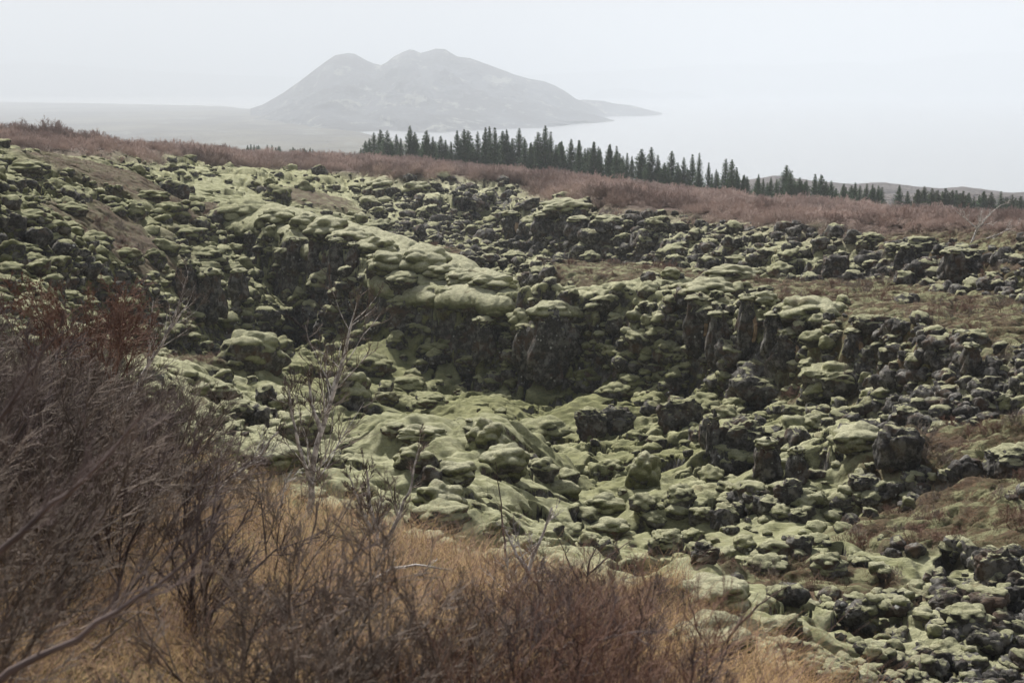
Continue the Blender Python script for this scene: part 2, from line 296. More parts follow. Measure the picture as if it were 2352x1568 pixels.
def rock_nodes(s, p, moss_bias=0.0, pale_bias=0.0, crust=.75):
    """basalt with lichen, moss cushions on what faces up; returns colour, height and the moss share"""
    nz = s.n('ShaderNodeSeparateXYZ'); s.l(s.n('ShaderNodeNewGeometry').outputs['Normal'], nz.inputs[0])
    n1 = s.noise(p, .55, 3); n2 = s.noise(p, 3.2, 4); n3 = s.noise(p, 14, 5, .7); n4 = s.noise(p, .17, 2)
    up = s.ma('ADD', nz.outputs['Z'], s.ma('ADD', s.ma('MULTIPLY', s.ma('SUBTRACT', n2, .5), 1.1), s.ma('MULTIPLY', s.ma('SUBTRACT', n1, .5), 1.5)))
    up = s.ma('ADD', up, s.ma('MULTIPLY', s.ma('SUBTRACT', n3, .5), .5))
    pz_ = s.n('ShaderNodeSeparateXYZ'); s.l(p, pz_.inputs[0])       # the ground grows stonier towards the right and on the far wall
    stony = s.ma('MAXIMUM', s.mr(s.ma('MULTIPLY_ADD', pz_.outputs['Y'], -.2, pz_.outputs['X']), .2, 3.2), s.ma('MULTIPLY', s.mr(pz_.outputs['Y'], 52, 60, 0, .7), s.mr(pz_.outputs['X'], -10, -6)))
    up = s.ma('ADD', up, s.ma('MULTIPLY', stony, -.34))
    moss = s.mr(s.ma('ADD', up, moss_bias), .24, .46)
    pale = s.mix(s.mr(n2, .35, .65), (.33, .335, .165), (.465, .455, .26))
    green = s.mix(s.mr(n2, .35, .65), (.090, .096, .028), (.195, .193, .062))
    brown = (.11, .065, .022)
    px_ = s.n('ShaderNodeSeparateXYZ'); s.l(p, px_.inputs[0])
    zone = s.ma('MULTIPLY', s.mr(px_.outputs['Z'], -9.5, -6.8), s.mr(px_.outputs['X'], -14, -8))      # drier, paler moss up on the ledge, with sunlight put into its colour
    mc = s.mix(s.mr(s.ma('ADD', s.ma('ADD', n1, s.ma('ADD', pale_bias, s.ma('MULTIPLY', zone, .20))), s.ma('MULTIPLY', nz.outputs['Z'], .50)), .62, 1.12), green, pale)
    mc = s.mix(s.ma('MULTIPLY', s.ma('MULTIPLY', zone, s.mr(nz.outputs['Z'], .35, .85)), .6 if pale_bias > .2 else .35), mc, (.66, .64, .45))  # upward moss brightened in the colour to stand for sun on the tops
    mc = s.mix(s.mr(nz.outputs['Z'], .45, -.1, 0, .65), mc, (.07, .075, .02))  # soft shading put into the moss colour: pale tops, dark olive sides and undersides
    mc = s.mix(s.ma('MULTIPLY', s.mr(s.noise(p, 1.1, 4, .65), .60, .70), .55), mc, brown)
    streak = s.noise(s.scalev(p, (1, 1, 2.6)), 6, 7, .75, dist=.6)
    mc = s.mix(s.mr(streak, .54, .40, 0, .6), mc, s.mix(.62, mc, (.045, .05, .018)))
    fine = s.noise(p, 34, 4, .7); mc = s.mix(s.mr(fine, .58, .40, 0, .38), mc, s.mix(.6, mc, (.04, .045, .016))); mc = s.mix(s.mr(s.noise(p, 21, 5, .75), .55, .68, 0, .45), mc, (.46, .45, .30))
    base = s.mix(s.mr(n3, .35, .7), (.024, .022, .020), (.085, .078, .070))
    base = s.mix(s.mr(s.noise(p, 1.7, 3), .50, .66, 0, .6), base, (.12, .07, .042))
    vo = s.n('ShaderNodeTexVoronoi'); s.l(p, vo.inputs['Vector']); vo.inputs['Scale'].default_value = 4.5; vo.inputs['Randomness'].default_value = 1
    lich = s.ma('MULTIPLY', s.mr(s.ma('ADD', vo.outputs['Distance'], s.ma('MULTIPLY', n3, .5)), .46, .36), s.mr(s.noise(p, 1.3, 3), .50, .62))
    grey = s.mr(s.noise(p, 4.5, 6, .68), .47, .62, 0, crust)
    base = s.mix(grey, base, (.22, .21, .19)); base = s.mix(lich, base, (.50, .50, .47))
    h = s.ma('ADD', s.ma('MULTIPLY', s.noise(p, 5, 8, .75), 1.0), s.ma('MULTIPLY', s.noise(p, 1.6, 4, .6), 1.2))
    hm = s.ma('ADD', s.ma('MULTIPLY', streak, 1.3), s.ma('MULTIPLY', s.noise(p, 30, 4, .7), .45))
    hh = s.ma('ADD', s.ma('MULTIPLY', s.ma('SUBTRACT', 1.0, moss), h), s.ma('MULTIPLY', moss, s.ma('ADD', hm, 1.0)))
    return s.mix(moss, base, mc), hh, moss
def mat_rock(name, bias, pale=0.0, crust=.75):
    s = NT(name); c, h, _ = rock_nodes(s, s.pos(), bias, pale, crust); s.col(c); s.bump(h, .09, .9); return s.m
M_BOULD = mat_rock('mossy_basalt', .12); M_DARK = mat_rock('lichened_basalt', -.45); M_CUSH = mat_rock('woolly_moss', .60, .22); M_LEDGE = mat_rock('bleached_sunlit_moss', .8, .34); M_GREY = mat_rock('grey_crusted_lava', -.32, .05, 1.0)  # ledge moss is brightest, part of its sunlight lies in the colour
def mat_ground():
    s = NT('heath_ground'); p = s.pos(); c, h, moss = rock_nodes(s, p, s.ma('MULTIPLY_ADD', s.attr('rocky'), -.12, .0))
    zc = s.ma('MULTIPLY', s.attr('carpet'), s.mr(s.noise(p, 2.5, 4), .25, .4)); pal = s.mix(s.mr(s.noise(p, 3.2, 5, .65), .35, .65), (.17, .175, .068), (.42, .42, .25)); zp = s.n('ShaderNodeSeparateXYZ'); s.l(p, zp.inputs[0]); pal = s.mix(s.mr(zp.outputs['Z'], -8.6, -7.0), s.mix(s.mr(s.noise(p, 2.2, 5, .65), .35, .65), (.105, .112, .033), (.265, .265, .11)), pal); up_ = s.n('ShaderNodeSeparateXYZ'); s.l(s.n('ShaderNodeNewGeometry').outputs['Normal'], up_.inputs[0])
    c = s.mix(s.ma('MULTIPLY', s.ma('MULTIPLY', zc, s.mr(up_.outputs['Z'], .45, .95)), .75), c, pal)
    n1 = s.noise(p, .9, 4, .65); n2 = s.noise(p, 7, 6, .75); n3 = s.noise(p, 28, 3)
    he = s.mix(s.mr(n1, .38, .62), (.070, .042, .022), (.085, .075, .03)); he = s.mix(s.mr(n2, .45, .65, 0, .8), he, (.13, .075, .038)); hx = s.n('ShaderNodeSeparateXYZ'); s.l(p, hx.inputs[0]); he = s.mix(s.ma('MULTIPLY', s.mr(s.noise(p, 1.9, 4), .48, .58, 0, .8), s.mr(hx.outputs['X'], -13, -8, .25, 1)), he, (.25, .25, .13))
    c = s.mix(s.attr('heath'), c, he)
    du = s.mix(s.mr(n1, .4, .62), (.085, .055, .042), (.13, .085, .065)); c = s.mix(s.attr('shrub'), c, du)
    g = s.mix(s.mr(n1, .42, .6), (.07, .05, .02), (.14, .09, .038)); g = s.mix(s.mr(n2, .4, .65), g, (.05, .032, .016)); g = s.mix(s.mr(s.noise(p, .7, 4, .6), .52, .6), g, s.mix(s.mr(n2, .4, .6), (.07, .08, .02), (.16, .16, .055))); c = s.mix(s.attr('fore'), c, g)
    s.col(c); s.bump(s.ma('ADD', h, s.ma('MULTIPLY', n3, .2)), .08, .8); return s.m
M_GROUND = mat_ground()
def mat_simple(name, c1, c2, scale=6, lo=.35, hi=.65, rough=.85, obj=True, spec=.25):
    s = NT(name); p = s.objpos() if obj else s.pos(); s.col(s.mix(s.mr(s.noise(p, scale, 3), lo, hi), c1, c2)); s.b.inputs['Roughness'].default_value = rough
    s.b.inputs['Specular IOR Level'].default_value = spec; return s.m
M_TWIG = mat_simple('purple_brown_twigs', (.062, .046, .043), (.18, .138, .128), 2.5)
M_TWIG_RED = mat_simple('russet_twigs', (.13, .066, .048), (.27, .17, .125), 3)
M_TWIG_GREY = mat_simple('grey_twigs', (.10, .078, .062), (.25, .20, .165), 3)
M_BIRCH = mat_simple('birch_bark', (.30, .28, .26), (.78, .74, .70), 14, .4, .6)
M_FAR_TWIG = mat_simple('heath_twigs', (.27, .205, .18), (.52, .405, .355), .16, .36, .62, obj=False)
M_STRAW = mat_simple('dry_straw', (.22, .125, .048), (.52, .35, .165), .8, .35, .62, obj=False)
M_STRAW2 = mat_simple('olive_grass', (.10, .09, .025), (.20, .17, .05), .9, .35, .62, obj=False)
M_HEATH = mat_simple('russet_heath', (.085, .045, .026), (.19, .125, .07), 1.1, .35, .62, obj=False)
M_LEAF = mat_simple('dead_red_leaves', (.12, .055, .035), (.24, .13, .08), 5)
M_NEEDLE = mat_simple('spruce_needles', (.036, .088, .036), (.10, .17, .058), 1.2)
M_NEEDLE_Y = mat_simple('yellow_green_needles', (.045, .075, .025), (.085, .115, .040), 1.2)
M_BARK = mat_simple('spruce_bark', (.05, .035, .025), (.10, .075, .055), 6)

# ------------------------------------------------------------------ near ground
nr = len(rr)
ground = ob('ground', mesh('ground', np.stack([GX, GY, GZ], -1).reshape(-1, 3), gridfaces(nr, NA), M_GROUND,
    attrs=dict(carpet=GM['carpet'], rocky=np.maximum(sst(GX - .2 * GY, 1, 3), sst(GY, 50, 60) * sst(GX, -10, -6)) * (1 - GM['carpet']), heath=GM['heath'], fore=GM['fore'], shrub=GM['shrub'])), kind='structure')

# ------------------------------------------------------------------ far country: plain, lake, mountain, shores
LAKE = -60.0
def mat_far(name, a, b, c, sc=.01):
    s = NT(name); p = s.pos(); q = s.scalev(p, (1, .45, 1)); n = s.noise(q, sc, 6, .65)
    k = s.mix(s.mr(n, .38, .6), a, b); k = s.mix(s.mr(s.noise(q, sc * 2.3, 5, .7), .55, .66), k, c); s.col(k)
    s.bump(s.noise(p, sc * 2.2, 7, .72), 26, .9); return s.m
def brown_near(m):
    t = m.node_tree; b = next(n for n in t.nodes if n.type == 'BSDF_PRINCIPLED'); src = b.inputs['Base Color'].links[0].from_socket; g = t.nodes.new('ShaderNodeNewGeometry'); x = t.nodes.new('ShaderNodeSeparateXYZ'); r = t.nodes.new('ShaderNodeMapRange'); k = t.nodes.new('ShaderNodeMixRGB')
    t.links.new(g.outputs['Position'], x.inputs[0]); t.links.new(x.outputs['Y'], r.inputs[0]); r.inputs[1].default_value = 1100; r.inputs[2].default_value = 800; n = t.nodes.new('ShaderNodeTexNoise'); n.inputs['Scale'].default_value = .05; n.inputs['Detail'].default_value = 6; t.links.new(g.outputs['Position'], n.inputs['Vector'])
    q = t.nodes.new('ShaderNodeMixRGB'); q.inputs[1].default_value = (.05, .043, .042, 1); q.inputs[2].default_value = (.13, .112, .10, 1); t.links.new(n.outputs['Fac'], q.inputs[0]); t.links.new(r.outputs[0], k.inputs[0]); t.links.new(src, k.inputs[1]); t.links.new(q.outputs[0], k.inputs[2]); t.links.new(k.outputs[0], b.inputs['Base Color'])
M_PLAIN = mat_far('lava_plain', (.06, .055, .045), (.13, .12, .08), (.17, .175, .15), .006)
M_MOUNT = mat_far('mountain_side', (.035, .037, .04), (.09, .10, .115), (.27, .28, .24), .011)  # bluish tints put some of the air's haze into the mountain's colour
M_FAR = mat_far('far_range', (.03, .03, .035), (.06, .06, .06), (.09, .09, .08), .002)
brown_near(M_PLAIN)
# plain
ry = np.geomspace(300, 7200, 260); xa = np.linspace(-.62, .62, 420)
YY, TT = np.meshgrid(ry, xa, indexing='ij'); XX = YY * TT
def shore_x(y):     # right-hand shore of the plain: at picture x of its border for that distance
    return np.interp(y, [300, 600, 900, 1250, 1700, 2000, 3200, 4200, 5000, 5600, 6500], [420, 330, 40, -60, -150, -240, -450, -900, -1500, -2300, -6000])
sd = shore_x(YY) + 60 * fb2(XX * .004, YY * .004, 4, 50) - XX
nearz = -24 - (YY - 300) * .085
pz = np.maximum(LAKE + 2.0, nearz) + 3.0 * fb2(XX * .01, YY * .006, 5, 51, True) + 6 * np.clip(fb2(XX * .002, YY * .002, 3, 52), 0, 1)
pz = np.where(YY < 420, np.minimum(pz, nearz - 12 * sst(420 - YY, 0, 120)), pz)
pz = np.where(sd > 0, pz, np.maximum(LAKE - 4, pz - 0.25 * (-sd)))
pz = LAKE - 3 + (pz - LAKE + 3) * sst(sd, -60, 25)
# low bluff on the right, in front of the lake
bx = 176 * 0 + (XX / YY * F + 1176)
bt = np.interp(bx, [1560, 1700, 1780, 1860, 1950, 2020, 2100, 2160, 2210, 2290, 2352, 2500, 3000], [470, 418, 408, 420, 428, 424, 433, 440, 434, 446, 452, 462, 470])
btz = -(SP * F + (bt - 784) * CP) / (CP * F - (bt - 784) * SP) * 620
bl = (LAKE - 3) + (btz + 0.9 * fb2(XX * .05, YY * .05, 4, 55, True) - (LAKE - 3)) * np.exp(-((YY - 620) / 95) ** 2) * sst(bx, 1560, 1680)
pz = np.maximum(pz, bl)
ob('plain', mesh('plain', np.stack([XX, YY, pz], -1).reshape(-1, 3), gridfaces(*YY.shape), M_PLAIN), kind='structure')
# lake
s = NT('lake_water'); s.col((.30, .32, .33)); s.b.inputs['Roughness'].default_value = .2; s.b.inputs['IOR'].default_value = 2.0; s.b.inputs['Specular IOR Level'].default_value = 1.0  # pale base colour stands in for part of the sky glare on the water
s.bump(s.noise(s.scalev(s.pos(), (1, .3, 1)), .25, 4), .06, .2)
ob('lake', mesh('lake', [(-30000, 200, LAKE), (30000, 200, LAKE), (30000, 30000, LAKE), (-30000, 30000, LAKE)], np.array([[0, 1, 2, 3]]), s.m, False), kind='structure')
# mountain
def tanpy(py): a = PITCH + np.arctan((np.asarray(py, float) - 784) / F); return np.tan(a)
def ridge_mesh(name, sil, Y, front, back, basez, mat, seed, rough=.10, nx=520, ny=200, wob=0.0, fs=.006):
    sil = np.array(sil, float); px = np.linspace(sil[0, 0], sil[-1, 0], nx); py = np.interp(px, sil[:, 0], sil[:, 1])
    yr = Y + wob * np.sin((px - sil[0, 0]) / (sil[-1, 0] - sil[0, 0]) * 3.1)
    top = -tanpy(py) * yr; X = (px - 1176) / F * yr / CP * 1.0
    X = at(px, py, yr)[:, 0]
    t = np.linspace(-1, 1, ny)
    T, XI = np.meshgrid(t, X, indexing='ij'); XW = XI + (90 * fb2(XI * .004, T * 2.2, 4, seed + 20) + 140 * fb2(XI * .0015, T * .9, 2, seed + 21)) * np.abs(T) * (front / 1050); H = np.interp(XW, X, top - basez); YR = np.broadcast_to(yr, T.shape)
    hf = np.maximum(H, 0) / max(1, (top - basez).max())
    wid = np.where(T < 0, front, back) * (.35 + .65 * np.sqrt(hf)); yy = YR + T * wid; xx = XI * (yy / YR)
    prof = np.where(T < 0, 1 - np.abs(T) ** 1.25, 1 - np.abs(T) ** 1.5)
    rg = (fb2(xx * fs, yy * fs * .8, 6, seed, True) - .75) * rough * 1.6 - rough + fb2(xx * fs * .4, yy * fs * .4, 3, seed + 9) * rough
    zz = basez - 4 + (H + 4) * prof * (1 + rg * sst(np.abs(T), .0, .25) * sst(1 - np.abs(T), 0, .35)) + rg * 12 * sst(np.abs(T), 0, .2) * (1 - np.abs(T))
    zz = zz - 6 * (np.abs(T) >= .999)
    return ob(name, mesh(name, np.stack([xx, yy, zz], -1).reshape(-1, 3), gridfaces(ny, nx), mat), kind='structure')
ridge_mesh('mountain', [(575, 250), (605, 240), (650, 214), (690, 186), (730, 155), (755, 137), (770, 127), (800, 122), (815, 124), (840, 138), (858, 146), (876, 150), (890, 142), (905, 130), (925, 120), (940, 114), (950, 115), (966, 122), (985, 117),
    (1000, 112), (1022, 113), (1036, 122), (1050, 130), (1080, 134), (1100, 141), (1130, 152), (1160, 163), (1180, 171), (1215, 181), (1250, 187), (1275, 197), (1295, 208), (1310, 218), (1322, 227), (1350, 238), (1375, 252), (1400, 268), (1430, 284), (1456, 300)],
    2900, 1050, 900, LAKE, M_MOUNT, 60, .22, nx=700, ny=260)
ridge_mesh('peninsula', [(1290, 236), (1340, 229), (1385, 232), (1410, 238), (1450, 242), (1480, 250), (1510, 258), (1536, 268), (1545, 272)], 3150, 330, 300, LAKE, M_MOUNT, 61, .12, nx=240, ny=90)
ridge_mesh('island', [(1350, 222), (1375, 210), (1405, 204), (1440, 203), (1475, 208), (1500, 214), (1512, 216), (1535, 212), (1560, 208), (1590, 214), (1618, 222)], 7400, 450, 450, LAKE, M_FAR, 62, .1, nx=160, ny=60, fs=.003)
ridge_mesh('far_mountains', [(-500, 150), (-200, 140), (0, 148), (70, 143), (150, 149), (300, 160), (500, 172), (700, 178), (900, 182), (1150, 176), (1350, 166), (1500, 158), (1600, 150), (1700, 147), (1800, 151), (1900, 144), (1960, 143), (2020, 149), (2100, 135), (2200, 124), (2280, 119), (2352, 118), (2600, 112), (2900, 120)],
    9200, 1000, 1000, LAKE, M_FAR, 63, .08, nx=600, ny=90, fs=.0012)

# ------------------------------------------------------------------ rocks
def ico(n):
    import bmesh
    bm = bmesh.new(); bmesh.ops.create_icosphere(bm, subdivisions=n, radius=1.0); V = np.array([v.co[:] for v in bm.verts]); Fc = np.array([[v.index for v in f.verts] for f in bm.faces]); bm.free(); return V, Fc
ICO = {n: ico(n) for n in (2, 3, 4, 5)}
def worley3(p, s):
    i0 = np.floor(p).astype(np.int64); b1 = np.full(len(p), 9.); b2 = np.full(len(p), 9.)
    for a in (-1, 0, 1):
        for b in (-1, 0, 1):
            for c in (-1, 0, 1):
                q = i0 + (a, b, c); h = _h(q[:, 0], q[:, 1], q[:, 2], s)
                d = np.sqrt(((q + np.stack([_f(h), _f(h >> np.uint32(6)), _f(h >> np.uint32(12))], 1) - p) ** 2).sum(1))
                b2 = np.minimum(b2, np.maximum(b1, d)); b1 = np.minimum(b1, d)
    return b1, b2
def rock_shape(kind, n, seed):
    V, Fc = ICO[n]; V = V.copy(); o = np.array([seed * 3.7, seed * 1.3, seed * 7.1])
    if kind == 'cushion':     # lobed, flat-topped cushion
        w1, w2 = worley3(V * 1.5 + o, seed); r = .80 + .46 * (.75 - w1) + .16 * vn3(V * 1.1 + o, seed) + .035 * vn3(V * 5 + o, seed) + .02 * vn3(V * 11 + o, seed)
        P = V * r[:, None]; P[:, 2] = np.where(P[:, 2] > 0, P[:, 2] * .92, P[:, 2]); P *= (1.12, .95, .74)
    elif kind == 'block':     # angular lava block
        w1, w2 = worley3(V * 1.0 + o, seed); r = .82 + .22 * np.clip(w2 - w1, 0, .6) + .26 * vn3(V * 1.3 + o, seed) + .12 * vn3(V * 3.1 + o, seed + 1) + .08 * vn3(V * 7 + o, seed + 2) + .05 * vn3(V * 15 + o, seed + 3)
        P = np.sign(V) * np.abs(V) ** .8 * r[:, None]; P *= (1.0, .9, .85)
    else:                     # pillar: an upright column with a flattish top
        w1, w2 = worley3(V * (1.6, 1.6, .9) + o, seed); r = .82 + .42 * np.clip(w2 - w1, 0, .5) + .22 * vn3(V * 1.7 + o, seed) + .10 * vn3(V * 5 + o, seed) + .05 * vn3(V * 12 + o, seed)
        P = np.sign(V) * np.abs(V) ** .78 * r[:, None]; P *= (.85, .8, 1.15); P[:, :2] *= (1.12 - .28 * P[:, 2:3])
    return P, Fc
VAR = {}
for n in (2, 3, 4):
    for k, m in (('cushion', 10), ('block', 8)):
        for i in range(m): VAR[k, n, i] = rock_shape(k, n, i + 1)
NV = {'cushion': 10, 'block': 8}
def rotm(rz, tx, ty):
    cz, sz = math.cos(rz), math.sin(rz); cx, sx = math.cos(tx), math.sin(tx); cy, sy = math.cos(ty), math.sin(ty)
    return np.array([[cz, -sz, 0], [sz, cz, 0], [0, 0, 1]]) @ np.array([[cy, 0, sy], [0, 1, 0], [-sy, 0, cy]]) @ np.array([[1, 0, 0], [0, cx, -sx], [0, sx, cx]])

# scatter: part of the rocks by picture density, part evenly over the ground
def sample_points():
    px = RS.uniform(-150, 2500, 32000); py = 365 + 1255 * RS.rand(32000) ** 1.12; a = hit(px, py)
    ang = RS.uniform(-.5, .5, 26000); r = np.exp(RS.uniform(math.log(18), math.log(118), 26000)); b = np.c_[r * np.sin(ang), GY0 + r * np.cos(ang), np.zeros(26000)]
    p = np.r_[a, b[RS.rand(26000) < .45]]; p = p[~np.isnan(p[:, 0])]; p = p[(p[:, 1] < 112) & (p[:, 1] > 9)]
    rk = look(GM['rock'], p[:, 0], p[:, 1]); cl = look(GM['cliff'], p[:, 0], p[:, 1])
    e1 = look(GM['d1'], p[:, 0], p[:, 1]); e2 = look(GM['d2'], p[:, 0], p[:, 1]); face = lambda d: sst(d, -2.4, -1.4) * sst(-d, -.1, .5)
    fl = np.maximum.reduce([face(e1), face(e2) * 1.0, sst(p[:, 1], 52, 66) * sst(p[:, 0], -13, -8) * sst(-e2, -1, 1) * sst(p[:, 0] + .1 * p[:, 1], -1.5, 1.5), .5 * sst(-p[:, 0], 9, 12), sst(p[:, 0] - .12 * p[:, 1] + .8 * fb2(p[:, 0] * .3, p[:, 1] * .3, 2, 70), 0, 1.5) * .55])
    patch = sst(fb2(p[:, 0] * .22, p[:, 1] * .22, 3, 71), -.15, .2)
    keep = RS.rand(len(p)) < (.04 + .11 * patch + .46 * fl + .25 * sst(p[:, 1], 55, 70) * sst(p[:, 0], -12, -7)) * (1 - .85 * look(GM['carpet'], p[:, 0], p[:, 1])) * (rk > .25); return p[keep]
pts = sample_points()
npt = len(pts)
size = np.exp(RS.normal(math.log(.155), .58, npt)); size = np.clip(size, .08, .75)        # half width in metres
size *= np.interp(pts[:, 1], [15, 30, 60, 100], [.8, 1.0, 1.12, 1.35])
pts[:, 2] = hz(pts[:, 0], pts[:, 1])
kinds = np.where(RS.rand(npt) < np.where(pts[:, 0] > .2 * pts[:, 1] + 1, .34, .64), 'cushion', 'block')
Q = dict(zip(('px', 'py', 'dep'), project(pts[:, 0], pts[:, 1], pts[:, 2])))
size = np.minimum(size, np.where(pts[:, 0] > .2 * pts[:, 1] + .5, 26, 34) / F * Q['dep']); app = size / Q['dep'] * F
order = np.argsort(-app)
MCU = {'cushion': M_BOULD, 'block': M_BOULD}
RXYZ = []
